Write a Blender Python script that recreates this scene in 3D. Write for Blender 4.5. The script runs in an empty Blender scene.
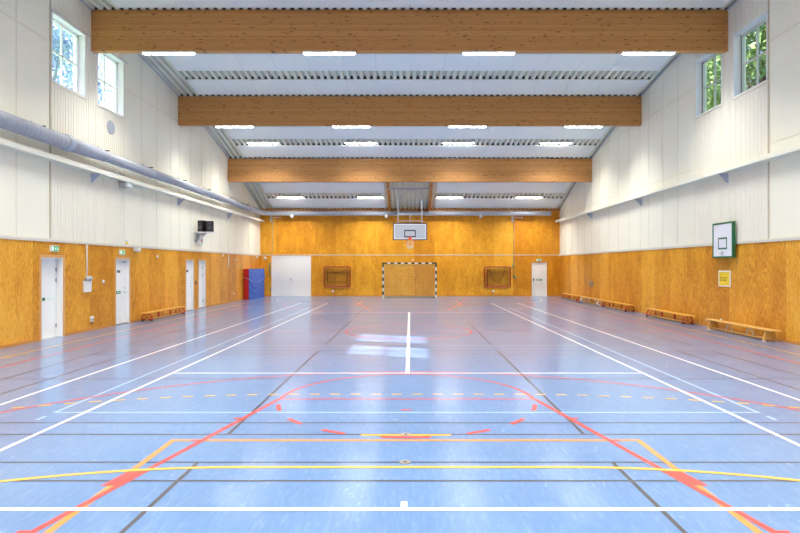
import bpy, bmesh, math, random
from mathutils import Vector, Matrix
random.seed(7)
S = bpy.context.scene
COL = S.collection
PI = math.pi
SPLIT = {'brace', 'pulley', 'cord_bundle', 'door_handle', 'hanger', 'middle_post', 'rubber_foot', 'shelf_bracket', 'socket_inset', 'speaker_cone', 'wall_mount', 'crank_handle', 'net_rope', 'board_white_marking'}

# ------------------------------------------------------------------ helpers
class MB:
    def __init__(s):
        s.v = []; s.f = []; s.m = []; s.sm = []
    def add(s, vs, fs, mi=0, smooth=False):
        b = len(s.v); s.v += [tuple(p) for p in vs]
        for f in fs:
            s.f.append(tuple(b + i for i in f)); s.m.append(mi); s.sm.append(smooth)
        return s
    def box(s, x0, x1, y0, y1, z0, z1, mi=0):
        x0, x1 = min(x0, x1), max(x0, x1); y0, y1 = min(y0, y1), max(y0, y1); z0, z1 = min(z0, z1), max(z0, z1)
        vs = [(x0,y0,z0),(x1,y0,z0),(x1,y1,z0),(x0,y1,z0),(x0,y0,z1),(x1,y0,z1),(x1,y1,z1),(x0,y1,z1)]
        return s.add(vs, [(0,3,2,1),(4,5,6,7),(0,1,5,4),(1,2,6,5),(2,3,7,6),(3,0,4,7)], mi)
    def hexa(s, bot, top, mi=0):
        return s.add(list(bot)+list(top), [(0,3,2,1),(4,5,6,7),(0,1,5,4),(1,2,6,5),(2,3,7,6),(3,0,4,7)], mi)
    def bbox(s, x0, x1, y0, y1, z0, z1, r=.01, mi=0):
        # box with chamfered edges (all twelve)
        x0, x1 = min(x0, x1), max(x0, x1); y0, y1 = min(y0, y1), max(y0, y1); z0, z1 = min(z0, z1), max(z0, z1)
        r = min(r, (x1-x0)*.45, (y1-y0)*.45, (z1-z0)*.45)
        vs = []; idx = {}
        def V(p):
            p = tuple(round(c, 6) for c in p)
            if p not in idx: idx[p] = len(vs); vs.append(p)
            return idx[p]
        fs = []
        X = (x0, x1); Y = (y0, y1); Z = (z0, z1)
        def cr(i, j, k):
            sx = 1 if i == 0 else -1; sy = 1 if j == 0 else -1; sz = 1 if k == 0 else -1
            a = V((X[i], Y[j]+sy*r, Z[k]+sz*r)); b = V((X[i]+sx*r, Y[j], Z[k]+sz*r)); c = V((X[i]+sx*r, Y[j]+sy*r, Z[k]))
            return a, b, c
        C = {(i,j,k): cr(i,j,k) for i in (0,1) for j in (0,1) for k in (0,1)}
        for i in (0,1):
            fs.append([C[i,0,0][0], C[i,1,0][0], C[i,1,1][0], C[i,0,1][0]])
            fs.append([C[0,i,0][1], C[1,i,0][1], C[1,i,1][1], C[0,i,1][1]])
            fs.append([C[0,0,i][2], C[1,0,i][2], C[1,1,i][2], C[0,1,i][2]])
        for i in (0,1):
            for j in (0,1):
                fs.append([C[i,j,0][0], C[i,j,0][1], C[i,j,1][1], C[i,j,1][0]])
                fs.append([C[i,0,j][0], C[i,0,j][2], C[i,1,j][2], C[i,1,j][0]])
                fs.append([C[0,i,j][1], C[0,i,j][2], C[1,i,j][2], C[1,i,j][1]])
        for k in C: fs.append(list(C[k]))
        return s.add(vs, fs, mi)
    def tube(s, pts, r, n=8, mi=0, closed=False, caps=True):
        pts = [Vector(p) for p in pts]; m = len(pts)
        rs = r if isinstance(r, (list, tuple)) else [r]*m
        vs = []; up = None
        for i, p in enumerate(pts):
            if closed: d = pts[(i+1) % m] - pts[i-1]
            elif i == 0: d = pts[1]-pts[0]
            elif i == m-1: d = pts[-1]-pts[-2]
            else: d = (pts[i+1]-pts[i]).normalized() + (pts[i]-pts[i-1]).normalized()
            d = d.normalized() if d.length > 1e-9 else Vector((0,0,1))
            if up is None:
                up = Vector((0,0,1)) if abs(d.z) < .9 else Vector((1,0,0))
            a = d.cross(up)
            if a.length < 1e-4: a = d.cross(Vector((1,0,.3)))
            a.normalize(); b = a.cross(d).normalized(); up = b
            for k in range(n):
                t = 2*PI*k/n + PI/n
                vs.append(p + a*math.cos(t)*rs[i] + b*math.sin(t)*rs[i])
        fs = []
        for i in range(m if closed else m-1):
            j = (i+1) % m
            for k in range(n):
                k2 = (k+1) % n
                fs.append((i*n+k, i*n+k2, j*n+k2, j*n+k))
        if caps and not closed:
            fs.append(tuple(range(n))[::-1]); fs.append(tuple((m-1)*n+k for k in range(n)))
        return s.add(vs, fs, mi, n > 5)
    def sphere(s, c, r, nu=12, nv=8, mi=0, sc=(1,1,1)):
        vs = [(c[0], c[1], c[2]+r*sc[2])]
        for j in range(1, nv):
            for i in range(nu):
                a = PI*j/nv; b = 2*PI*i/nu
                vs.append((c[0]+r*sc[0]*math.sin(a)*math.cos(b), c[1]+r*sc[1]*math.sin(a)*math.sin(b), c[2]+r*sc[2]*math.cos(a)))
        vs.append((c[0], c[1], c[2]-r*sc[2])); L = len(vs)-1; fs = []
        for i in range(nu):
            fs.append((0, 1+i, 1+(i+1) % nu)); fs.append((L, L-nu+(i+1) % nu, L-nu+i))
            for j in range(nv-2):
                a = 1+j*nu; fs.append((a+i, a+nu+i, a+nu+(i+1) % nu, a+(i+1) % nu))
        return s.add(vs, fs, mi, True)
    def prism(s, poly, axis, a, b, mi=0):
        # poly of 2D points extruded along axis ('x': (y,z), 'y': (x,z), 'z': (x,y))
        def P(p, t):
            return (t, p[0], p[1]) if axis == 'x' else (p[0], t, p[1]) if axis == 'y' else (p[0], p[1], t)
        n = len(poly); vs = [P(p, a) for p in poly] + [P(p, b) for p in poly]
        fs = [tuple(range(n))[::-1], tuple(range(n, 2*n))] + [(i, (i+1) % n, n+(i+1) % n, n+i) for i in range(n)]
        return s.add(vs, fs, mi)
    def clusters(s):
        par = list(range(len(s.v)))
        def f(a):
            while par[a] != a: par[a] = par[par[a]]; a = par[a]
            return a
        for q in s.f:
            for k in q[1:]: par[f(k)] = f(q[0])
        comp = {}
        for i in range(len(s.v)): comp.setdefault(f(i), []).append(s.v[i])
        keys = list(comp); bb = [([min(c[i] for c in comp[k]) for i in range(3)], [max(c[i] for c in comp[k]) for i in range(3)]) for k in keys]
        pr = list(range(len(keys)))
        def g(a):
            while pr[a] != a: a = pr[a]
            return a
        for i in range(len(keys)):
            for j in range(i):
                if all(bb[i][0][k] <= bb[j][1][k]+.012 and bb[j][0][k] <= bb[i][1][k]+.012 for k in range(3)): pr[g(i)] = g(j)
        root = {k: g(i) for i, k in enumerate(keys)}; out = {}
        for fi, q in enumerate(s.f):
            m = out.setdefault(root[f(q[0])], MB()); m.add([s.v[i] for i in q], [tuple(range(len(q)))], s.m[fi], s.sm[fi])
        return list(out.values())
    def build(s, name, mats, parent=None, smooth=None):
        if name in SPLIT and parent is not None:
            cl = s.clusters()
            if len(cl) > 1:
                obs = [c._build(name, mats, parent, smooth) for c in cl]
                for o in obs:
                    bm = bmesh.new(); bm.from_mesh(o.data); bmesh.ops.remove_doubles(bm, verts=bm.verts, dist=1e-6); bm.to_mesh(o.data); bm.free()
                return obs[0]
        return s._build(name, mats, parent, smooth)
    def _build(s, name, mats, parent=None, smooth=None):
        if not isinstance(mats, (list, tuple)): mats = [mats]
        me = bpy.data.meshes.new(name)
        off = Vector((0,0,0))
        if parent is not None:
            off = world_off(parent)
        me.from_pydata([Vector(p)-off for p in s.v], [], s.f)
        for m in mats: me.materials.append(m)
        for p, mi, sm in zip(me.polygons, s.m, s.sm):
            p.material_index = mi; p.use_smooth = sm if smooth is None else smooth
        me.update()
        o = bpy.data.objects.new(name, me); COL.objects.link(o)
        if parent is not None: o.parent = parent
        return o

def world_off(o):
    t = Vector(o.location)
    while o.parent is not None:
        o = o.parent; t += Vector(o.location)
    return t
def tag(o, label=None, cat=None, group=None, kind=None):
    if label: o['label'] = label
    if cat: o['category'] = cat
    if group: o['group'] = group
    if kind: o['kind'] = kind
    return o
def empty(name, loc, label=None, cat=None, group=None, kind=None):
    o = bpy.data.objects.new(name, None); o.location = loc; o.empty_display_size = .2
    COL.objects.link(o); return tag(o, label, cat, group, kind)
def copy_tree(o, parent=None):
    c = o.copy(); COL.objects.link(c)
    if parent is not None: c.parent = parent
    for ch in [x for x in list(COL.objects) if x.parent == o]:
        copy_tree(ch, c)
    return c
def srgb(r, g, b):
    def f(c):
        c /= 255
        return c/12.92 if c <= .04045 else ((c+.055)/1.055)**2.4
    return (f(r), f(g), f(b), 1)

# ------------------------------------------------------------------ materials
def mat(name, col, rough=.5, metal=0, spec=.5, emit=None, es=0, coat=0):
    m = bpy.data.materials.new(name); m.use_nodes = True
    b = m.node_tree.nodes['Principled BSDF']
    b.inputs['Base Color'].default_value = col; b.inputs['Roughness'].default_value = rough
    b.inputs['Metallic'].default_value = metal; b.inputs['Specular IOR Level'].default_value = spec
    b.inputs['Coat Weight'].default_value = coat
    if emit: b.inputs['Emission Color'].default_value = emit; b.inputs['Emission Strength'].default_value = es
    return m
class NT:
    def __init__(s, m): s.t = m.node_tree; s.b = s.t.nodes['Principled BSDF']
    def n(s, typ, **kw):
        x = s.t.nodes.new(typ)
        for k, v in kw.items(): setattr(x, k, v)
        return x
    def l(s, a, b): s.t.links.new(a, b)
    def pos(s):
        return s.n('ShaderNodeNewGeometry').outputs['Position']
    def mapping(s, src, sc, loc=(0,0,0)):
        x = s.n('ShaderNodeMapping'); x.inputs['Scale'].default_value = sc; x.inputs['Location'].default_value = loc
        s.l(src, x.inputs['Vector']); return x.outputs[0]
    def noise(s, src, scale, detail=3, rough=.5, dist=0):
        x = s.n('ShaderNodeTexNoise'); x.inputs['Scale'].default_value = scale; x.inputs['Detail'].default_value = detail
        x.inputs['Roughness'].default_value = rough; x.inputs['Distortion'].default_value = dist
        s.l(src, x.inputs['Vector']); return x.outputs['Fac']
    def math(s, op, a, b=None, c=None):
        x = s.n('ShaderNodeMath', operation=op)
        for i, v in enumerate((a, b, c)):
            if v is None: continue
            if isinstance(v, (int, float)): x.inputs[i].default_value = v
            else: s.l(v, x.inputs[i])
        return x.outputs[0]
    def ramp(s, fac, stops):
        x = s.n('ShaderNodeValToRGB'); e = x.color_ramp.elements
        while len(e) < len(stops): e.new(.5)
        for el, (p, c) in zip(e, stops): el.position = p; el.color = c
        s.l(fac, x.inputs[0]); return x.outputs[0]
    def mix(s, fac, a, b, mode='MIX'):
        x = s.n('ShaderNodeMix', data_type='RGBA', blend_type=mode)
        for i, v in ((0, fac), (6, a), (7, b)):
            if isinstance(v, (int, float, tuple)): x.inputs[i].default_value = v
            else: s.l(v, x.inputs[i])
        return x.outputs[2]
    def bump(s, h, st, dist=.01):
        x = s.n('ShaderNodeBump'); x.inputs['Strength'].default_value = st; x.inputs['Distance'].default_value = dist
        s.l(h, x.inputs['Height']); s.l(x.outputs[0], s.b.inputs['Normal'])
def g3(v): return (v, v, v, 1)

def painted(name, col, var=.04, rough=.5, scale=3, bump=.05):
    m = mat(name, col, rough); t = NT(m); p = t.pos()
    n = t.noise(p, scale, 4)
    c2 = tuple(min(1, c*(1-var)) for c in col[:3]) + (1,)
    t.l(t.mix(n, col, c2), t.b.inputs['Base Color'])
    t.bump(t.noise(p, 60, 2), bump, .003)
    return m

def plywood(name, axis, base, dark, light, pitch=1.2, jw=.006, flip=0):
    """stained rotary-cut plywood sheets; axis = index of the horizontal direction along the wall"""
    m = mat(name, base, .38, spec=.35); t = NT(m)
    sep = t.n('ShaderNodeSeparateXYZ'); t.l(t.pos(), sep.inputs[0])
    u = sep.outputs[axis]; z = sep.outputs[2]
    us = t.math('DIVIDE', t.math('ADD', u, 40.0+flip), pitch)
    cell = t.math('FLOOR', us); frac = t.math('FRACT', us)
    wn = t.n('ShaderNodeTexWhiteNoise', noise_dimensions='1D'); t.l(cell, wn.inputs['W'])
    cmb = t.n('ShaderNodeCombineXYZ')
    t.l(t.math('MULTIPLY', frac, 1.0), cmb.inputs[0]); t.l(t.math('MULTIPLY', z, .10), cmb.inputs[2]); t.l(t.math('MULTIPLY', cell, 7.31), cmb.inputs[1])
    big = t.noise(cmb.outputs[0], 3.2, 2, .45, .3)
    bands = t.math('SINE', t.math('MULTIPLY', big, 170.0))
    bands = t.math('MULTIPLY_ADD', bands, .5, .5)
    cmb2 = t.n('ShaderNodeCombineXYZ')
    t.l(t.math('MULTIPLY', u, 1.0), cmb2.inputs[0]); t.l(t.math('MULTIPLY', z, .12), cmb2.inputs[2]); t.l(cell, cmb2.inputs[1])
    fine = t.noise(cmb2.outputs[0], 45, 4, .65)
    cmb3 = t.n('ShaderNodeCombineXYZ')
    t.l(u, cmb3.inputs[0]); t.l(t.math('MULTIPLY', z, .45), cmb3.inputs[2]); t.l(cell, cmb3.inputs[1])
    blot = t.noise(cmb3.outputs[0], 2.2, 4, .6)
    speck = t.noise(cmb3.outputs[0], 22, 3, .7)
    f = t.math('ADD', t.math('MULTIPLY', bands, .17), t.math('MULTIPLY', fine, .50))
    f = t.math('ADD', f, t.math('MULTIPLY', t.math('SUBTRACT', speck, .5), .7))
    f = t.math('ADD', f, t.math('MULTIPLY', t.math('SUBTRACT', blot, .5), .55))
    f = t.math('ADD', f, t.math('MULTIPLY', t.math('SUBTRACT', wn.outputs[0], .5), .30))
    c = t.ramp(f, [(.12, dark), (.45, base), (.85, light)])
    joint = t.math('LESS_THAN', frac, jw/pitch)
    c = t.mix(t.math('MULTIPLY', joint, .55), c, (.12, .055, .01, 1))
    t.l(c, t.b.inputs['Base Color'])
    t.bump(fine, .08, .003)
    return m

def glulam(name, base, dark):
    m = mat(name, base, .45, spec=.3); t = NT(m)
    sep = t.n('ShaderNodeSeparateXYZ'); t.l(t.pos(), sep.inputs[0])
    lam = t.math('DIVIDE', t.math('ADD', sep.outputs[2], sep.outputs[1]), .045)
    lam = t.math('DIVIDE', sep.outputs[2], .045)
    cell = t.math('FLOOR', lam); fr = t.math('FRACT', lam)
    wn = t.n('ShaderNodeTexWhiteNoise', noise_dimensions='1D'); t.l(cell, wn.inputs['W'])
    cmb = t.n('ShaderNodeCombineXYZ')
    t.l(t.math('MULTIPLY_ADD', sep.outputs[0], .06, t.math('MULTIPLY', wn.outputs[0], 9)), cmb.inputs[0])
    t.l(sep.outputs[1], cmb.inputs[1]); t.l(sep.outputs[2], cmb.inputs[2])
    g = t.noise(cmb.outputs[0], 26, 4, .6)
    cm2 = t.n('ShaderNodeCombineXYZ')
    t.l(t.math('MULTIPLY_ADD', sep.outputs[0], 2.6, t.math('MULTIPLY', wn.outputs[0], 31)), cm2.inputs[0])
    t.l(t.math('MULTIPLY', sep.outputs[2], 7.5), cm2.inputs[1])
    vo = t.n('ShaderNodeTexVoronoi', voronoi_dimensions='2D'); vo.inputs['Scale'].default_value = 1.0; t.l(cm2.outputs[0], vo.inputs['Vector'])
    knot = t.math('SUBTRACT', 1.0, t.math('SMOOTH_MIN', t.math('MULTIPLY', vo.outputs['Distance'], 5.0), 1.0, .2))
    knot = t.math('MULTIPLY', knot, t.math('GREATER_THAN', t.noise(cm2.outputs[0], .9, 0), .5))
    f = t.math('ADD', t.math('MULTIPLY', g, .7), t.math('MULTIPLY', wn.outputs[0], .3))
    c = t.ramp(f, [(.2, dark), (.75, base)])
    c = t.mix(t.math('MULTIPLY', t.math('LESS_THAN', fr, .06), .25), c, dark)
    c = t.mix(t.math('MULTIPLY', knot, .95), c, (.07, .035, .012, 1))
    t.l(c, t.b.inputs['Base Color'])
    return m

def floor_material():
    m = mat('sports_floor', srgb(120, 160, 208), .32, spec=.5); t = NT(m); p = t.pos()
    n1 = t.noise(p, .35, 5, .6); n2 = t.noise(p, 3.0, 5, .65)
    c = t.ramp(n1, [(.3, srgb(78, 117, 168)), (.7, srgb(92, 131, 183))])
    c = t.mix(t.math('MULTIPLY', n2, .35), c, srgb(114, 148, 188))
    # scuffs: hair-thin light scratches and faint brushed haze in several directions
    for k, (ang, sc, wd, st) in enumerate([(.5, 2.1, .0018, .4), (1.9, 2.8, .0016, .35), (2.7, 1.7, .0016, .4), (1.15, 4.6, .0022, .3)]):
        mp = t.n('ShaderNodeMapping'); mp.inputs['Rotation'].default_value = (0, 0, ang); mp.inputs['Scale'].default_value = (1, .16, 1)
        mp.inputs['Location'].default_value = (k*3.7, k*5.1, 0)
        t.l(p, mp.inputs['Vector'])
        a = t.noise(mp.outputs[0], sc*2, 1, .4, .5)
        line = t.math('LESS_THAN', t.math('ABSOLUTE', t.math('SUBTRACT', a, .5)), wd)
        mask = t.math('GREATER_THAN', t.noise(p, 1.9+k*.7, 3, .6), .56)
        c = t.mix(t.math('MULTIPLY', t.math('MULTIPLY', line, mask), st), c, srgb(176, 194, 214))
        hz = t.noise(mp.outputs[0], 26, 3, .7)
        hz = t.math('MULTIPLY', t.math('MAXIMUM', t.math('SUBTRACT', hz, .54), 0), .8)
        c = t.mix(hz, c, srgb(170, 190, 212))
    t.l(c, t.b.inputs['Base Color'])
    r = t.math('MULTIPLY_ADD', t.noise(p, 2.2, 5, .65), .05, .11)
    t.l(r, t.b.inputs['Coat Roughness'])
    t.b.inputs['Roughness'].default_value = .32; t.b.inputs['Coat Weight'].default_value = .65; t.b.inputs['Coat IOR'].default_value = 1.5
    t.bump(t.noise(p, 1.2, 2, .5), .015, .02)
    return m
def line_mat(name, col):
    m = mat(name, col, .32, spec=.4); t = NT(m); p = t.pos()
    t.b.inputs['Coat Weight'].default_value = .5; t.b.inputs['Coat Roughness'].default_value = .15
    n = t.noise(p, 9, 5, .7)
    c2 = tuple(a*.8+b*.2 for a, b in zip(col[:3], (.3, .42, .6))) + (1,)
    t.l(t.mix(t.math('MULTIPLY', n, .3), col, c2), t.b.inputs['Base Color'])
    return m
def leaf_mat(name, a, b):
    m = mat(name, a, .55, spec=.3); t = NT(m)
    n = t.noise(t.pos(), .9, 3)
    t.l(t.ramp(n, [(.3, a), (.7, b)]), t.b.inputs['Base Color'])
    t.b.inputs['Transmission Weight'].default_value = 0
    t.b.inputs['Subsurface Weight'].default_value = 0
    return m

M = {}
M['floor'] = floor_material()
M['l_white'] = line_mat('line_white', srgb(250, 250, 250))
M['l_blue'] = line_mat('line_pale_blue', srgb(152, 186, 224))
M['l_yellow'] = line_mat('line_yellow', srgb(232, 180, 26))
M['l_red'] = line_mat('line_red', srgb(216, 62, 50))
M['l_orange'] = line_mat('line_orange', srgb(234, 138, 44))
M['l_dark'] = line_mat('line_dark', srgb(70, 66, 70))
M['cream'] = painted('cream_wall', srgb(250, 248, 231), .03)
M['cream2'] = painted('cream_slats', srgb(248, 243, 229), .04)
M['batten'] = painted('cream_batten', srgb(240, 236, 216), .04)
M['cream_dark'] = painted('cream_groove', srgb(206, 194, 170), .04)
M['crank'] = mat('dull_metal', srgb(150, 132, 116), .5, .3)
M['darkred'] = mat('dark_red_steel', srgb(160, 30, 44), .45)
amber, amberd, amberl = srgb(237, 170, 58), srgb(192, 118, 26), srgb(250, 204, 100)
M['ply_side'] = plywood('plywood_side', 1, amber, amberd, amberl, 1.22)
M['ply_back'] = plywood('plywood_back', 0, srgb(238, 170, 44), srgb(202, 126, 22), srgb(250, 200, 84), 1.22)
M['beam'] = glulam('glulam', srgb(202, 150, 92), srgb(178, 122, 68))
M['stud'] = glulam('glulam_studs', srgb(214, 146, 74), srgb(190, 118, 50))
M['trimgrey'] = mat('trim_grey', srgb(214, 212, 205), .45)
M['trimwood'] = mat('trim_wood', srgb(206, 140, 66), .45)
M['frame'] = painted('frame_wood', srgb(226, 172, 112), .1, .4, 6)
M['deck'] = painted('steel_deck', srgb(228, 228, 212), .03, .45)
M['panel'] = painted('acoustic_panel', srgb(242, 248, 246), .02, .8)
M['doorwhite'] = painted('door_white', srgb(250, 251, 250), .02, .35)
M['doorcream'] = painted('door_cream', srgb(246, 243, 236), .02, .4)
M['white'] = mat('white_plastic', srgb(238, 238, 236), .4)
M['winwhite'] = mat('window_white', srgb(246, 248, 250), .4)
M['windark'] = mat('window_dark', srgb(70, 80, 82), .4)
M['steel'] = mat('steel', srgb(190, 194, 200), .3, .9)
M['duct'] = mat('galvanised_duct', srgb(176, 181, 192), .55, .1)
M['greypaint'] = mat('grey_paint', srgb(196, 204, 220), .45)
M['greymetal'] = mat('grey_metal', srgb(190, 194, 200), .45, .1)
M['darkgrey'] = mat('dark_grey', srgb(72, 72, 74), .5)
M['black'] = mat('black_plastic', srgb(18, 18, 20), .45)
M['black2'] = mat('black_grille', srgb(46, 46, 52), .7)
M['red'] = mat('red_steel', srgb(196, 30, 36), .4)
M['redvinyl'] = mat('red_vinyl', srgb(196, 30, 34), .45)
M['bluevinyl'] = mat('blue_vinyl', srgb(44, 92, 192), .45)
M['rope'] = mat('rope', srgb(150, 176, 205), .8)
M['teal'] = mat('teal_cord', srgb(52, 135, 118), .8)
M['cordgrey'] = mat('cord_grey', srgb(170, 180, 165), .8)
M['green'] = mat('green_paint', srgb(20, 112, 72), .45)
M['signgreen'] = mat('sign_green', srgb(16, 120, 62), .4)
M['signpale'] = mat('sign_pale', srgb(232, 246, 236), .4)
M['yellow'] = mat('sign_yellow', srgb(246, 208, 44), .5)
M['bwhite'] = mat('board_white', srgb(236, 238, 248), .35)
M['bgrey'] = mat('board_grey', srgb(190, 198, 208), .35)
M['navy'] = mat('board_navy', srgb(40, 52, 86), .4)
M['orange'] = mat('hoop_orange', srgb(240, 92, 30), .4)
M['net'] = mat('white_net', srgb(225, 222, 205), .8)
M['goalnet'] = mat('goal_net', srgb(226, 214, 160), .8)
M['netblack'] = mat('black_net', srgb(60, 44, 34), .8)
M['greenrope'] = mat('green_rope', srgb(90, 160, 90), .8)
M['tube'] = mat('lamp_diffuser', srgb(255, 255, 255), .4, emit=(1, .99, .94, 1), es=19.0)
M['exitlit'] = mat('exit_sign_green', srgb(24, 130, 76), .4, emit=srgb(24, 140, 80), es=.35)
M['exitwhite'] = mat('exit_sign_white', srgb(235, 250, 240), .4, emit=srgb(235, 255, 240), es=.25)
M['benchwood'] = painted('bench_wood', srgb(232, 178, 96), .15, .35, 8)
M['benchyellow'] = painted('bench_varnish', srgb(236, 172, 66), .15, .3, 8)
M['benchshade'] = painted('bench_plank_underside', srgb(205, 150, 78), .15, .4, 8)
M['rubber'] = mat('rubber', srgb(60, 60, 62), .6)
M['socket'] = mat('socket_metal', srgb(176, 170, 158), .35, .6)
M['bark'] = painted('bark', srgb(96, 80, 64), .3, .9, 6)
M['barkglare'] = mat('overexposed_bark', srgb(150, 166, 182), .9)  # bark lightened so its colour carries the outdoor overexposure
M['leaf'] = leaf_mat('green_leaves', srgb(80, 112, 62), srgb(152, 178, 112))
M['leafglare'] = leaf_mat('overexposed_leaves', srgb(150, 186, 220), srgb(196, 216, 232))  # overexposure and blue cast of green leaves put into the colour
M['mast'] = mat('mast_steel', srgb(96, 130, 180), .5, .2)
M['grass'] = painted('grass', srgb(110, 150, 80), .3, .9, 2)
M['roofing'] = mat('roofing', srgb(90, 90, 92), .8)
gl = bpy.data.materials.new('window_glass'); gl.use_nodes = True
t_ = gl.node_tree; t_.nodes.clear()
go = t_.nodes.new('ShaderNodeOutputMaterial'); gm = t_.nodes.new('ShaderNodeMixShader')
gt = t_.nodes.new('ShaderNodeBsdfTransparent'); gt.inputs[0].default_value = (.97, .985, 1, 1)
gg = t_.nodes.new('ShaderNodeBsdfGlossy'); gg.inputs['Roughness'].default_value = .02
gm.inputs[0].default_value = .05
t_.links.new(gt.outputs[0], gm.inputs[1]); t_.links.new(gg.outputs[0], gm.inputs[2]); t_.links.new(gm.outputs[0], go.inputs[0])
M['glass'] = gl

# ------------------------------------------------------------------ the hall's measures (metres)
WL, WR = -9.27, 9.22          # inner faces of the side walls
YB, YF = 34.4, -2.4           # far wall, wall behind the camera
ZW = 2.5                      # top of the wooden panelling on the side walls
CX = -0.05                    # middle of the courts
def zc(y): return 9.4 - .009*(y-13.2)**2      # underside of the curved roof deck
BEAMS = [4.05, 10.1, 16.15, 22.2, 28.25]

# floor
fl = MB().box(WL-.3, WR+.3, YF-.3, YB+.3, -.2, 0).build('floor', M['floor'])
tag(fl, 'glossy light blue sports floor with coloured court lines', 'floor', kind='structure')

# ------------------------------------------------------------------ court lines, painted on the floor
class Lines(MB):
    def __init__(s, z): super().__init__(); s.z = z
    def step(s): s.z += 4e-6
    def seg(s, x0, y0, x1, y1, w=.05, mi=0):
        s.step(); d = Vector((x1-x0, y1-y0, 0)); n = Vector((-d.y, d.x, 0)).normalized()*w/2
        a = Vector((x0, y0, s.z)); b = Vector((x1, y1, s.z))
        vs = [a-n, b-n, b+n, a+n]
        s.add(vs, [(0,1,2,3)], mi); return s
    def arc(s, cx, cy, r, a0, a1, w=.05, n=48, mi=0):
        s.step()
        for i in range(n):
            t0 = math.radians(a0+(a1-a0)*i/n); t1 = math.radians(a0+(a1-a0)*(i+1)/n)
            ri, ro = r-w/2, r+w/2
            s.add([(cx+ri*math.cos(t0), cy+ri*math.sin(t0), s.z), (cx+ro*math.cos(t0), cy+ro*math.sin(t0), s.z),
                   (cx+ro*math.cos(t1), cy+ro*math.sin(t1), s.z), (cx+ri*math.cos(t1), cy+ri*math.sin(t1), s.z)], [(0,1,2,3)], mi)
        return s
def painted_lines(L, name, m, label):
    o = L.build(name, m, fl); tag(o, label, kind='structure'); return o
# badminton (dark)
L = Lines(.0010)
for y0 in (-.78, 6.2, 13.18, 20.16, 27.14):
    y1 = y0+6.1
    for x in (-6.7, -5.94, -1.98, 1.98, 5.94, 6.7): L.seg(CX+x, y0, CX+x, y1, .04)
    for y in (y0, y0+.46, y1-.46, y1): L.seg(CX-6.7, y, CX+6.7, y, .034)
    for s_ in (-1, 1): L.seg(CX+s_*1.98, (y0+y1)/2, CX+s_*6.7, (y0+y1)/2, .04)
painted_lines(L, 'badminton_court_lines', M['l_dark'], 'dark grey thin badminton court lines')
# volleyball (pale blue)
L = Lines(.0014)
for s_ in (-1, 1):
    L.seg(CX+s_*4.5, 7.13, CX+s_*4.5, 25.13); L.seg(CX+s_*4.5, 6.95, CX+s_*4.5, 6.78)
for y in (7.13, 13.13, 16.13, 19.13, 25.13): L.seg(CX-4.52, y, CX+4.52, y, .05 if y in (7.13, 25.13) else .03)
painted_lines(L, 'volleyball_court_lines', M['l_blue'], 'pale blue volleyball court lines')
# orange key
L = Lines(.0018)
for s_ in (-1, 1):
    L.seg(CX+s_*2.5, 2.05, CX+s_*2.5, 6.02, .06); L.seg(CX+s_*2.5, 30.05, CX+s_*2.5, 26.1, .06)
L.seg(CX-2.53, 5.99, CX+2.53, 5.99, .06); L.seg(CX-2.53, 26.1, CX+2.53, 26.1, .04)
painted_lines(L, 'orange_key_lines', M['l_orange'], 'orange rectangular key lines')
# basketball (red)
L = Lines(.0022)
for s_ in (-1, 1): L.seg(CX+s_*7.52, 2.05, CX+s_*7.52, 30.05)
L.seg(CX-7.52, 2.05, CX+7.52, 2.05); L.seg(CX-7.52, 30.05, CX+7.52, 30.05); L.seg(CX-7.52, 16.05, CX+7.52, 16.05)
L.arc(CX, 16.05, 1.8, 0, 360)
for base, sg in ((2.05, 1), (30.05, -1)):
    ft = base+sg*5.8; bk = base+sg*1.55
    L.arc(CX, ft, 1.79, 0, sg*180)
    L.seg(CX-1.8, ft, CX+1.8, ft)
    for a0, a1 in ((10, 21), (35, 45), (57, 67), (81, 99), (113, 123), (135, 145), (159, 170)):
        L.arc(CX, ft, 1.76, -sg*a0, -sg*a1, .06, 6)
    L.arc(CX, bk, 6.27, 0, sg*180, .05, 96)
    for s_ in (-1, 1):
        L.seg(CX+s_*6.27, base, CX+s_*6.27, bk)
        L.seg(CX+s_*1.8, ft, CX+s_*3.0, base, .06)
        def lane(y): return CX+s_*(1.8+1.2*(ft-sg*0-y)/(ft-base))
        for yy in (ft-sg*1.0, ft-sg*1.87, ft-sg*3.93):
            x = lane(yy); L.seg(x, yy, x+s_*.11, yy, .05)
        L.step(); ya, yb = ft-sg*2.72, ft-sg*3.1
        xa, xb = lane(ya), lane(yb)
        pts = [(xa, ya, L.z), (xa+s_*.15, ya, L.z), (xb+s_*.15, yb, L.z), (xb, yb, L.z)]
        if s_*sg > 0: pts = pts[::-1]
        L.add(pts, [(0,1,2,3)])
L.seg(CX-.07, 7.25, CX+.07, 7.25)
painted_lines(L, 'basketball_court_lines', M['l_red'], 'red basketball court lines with half circles')
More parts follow.
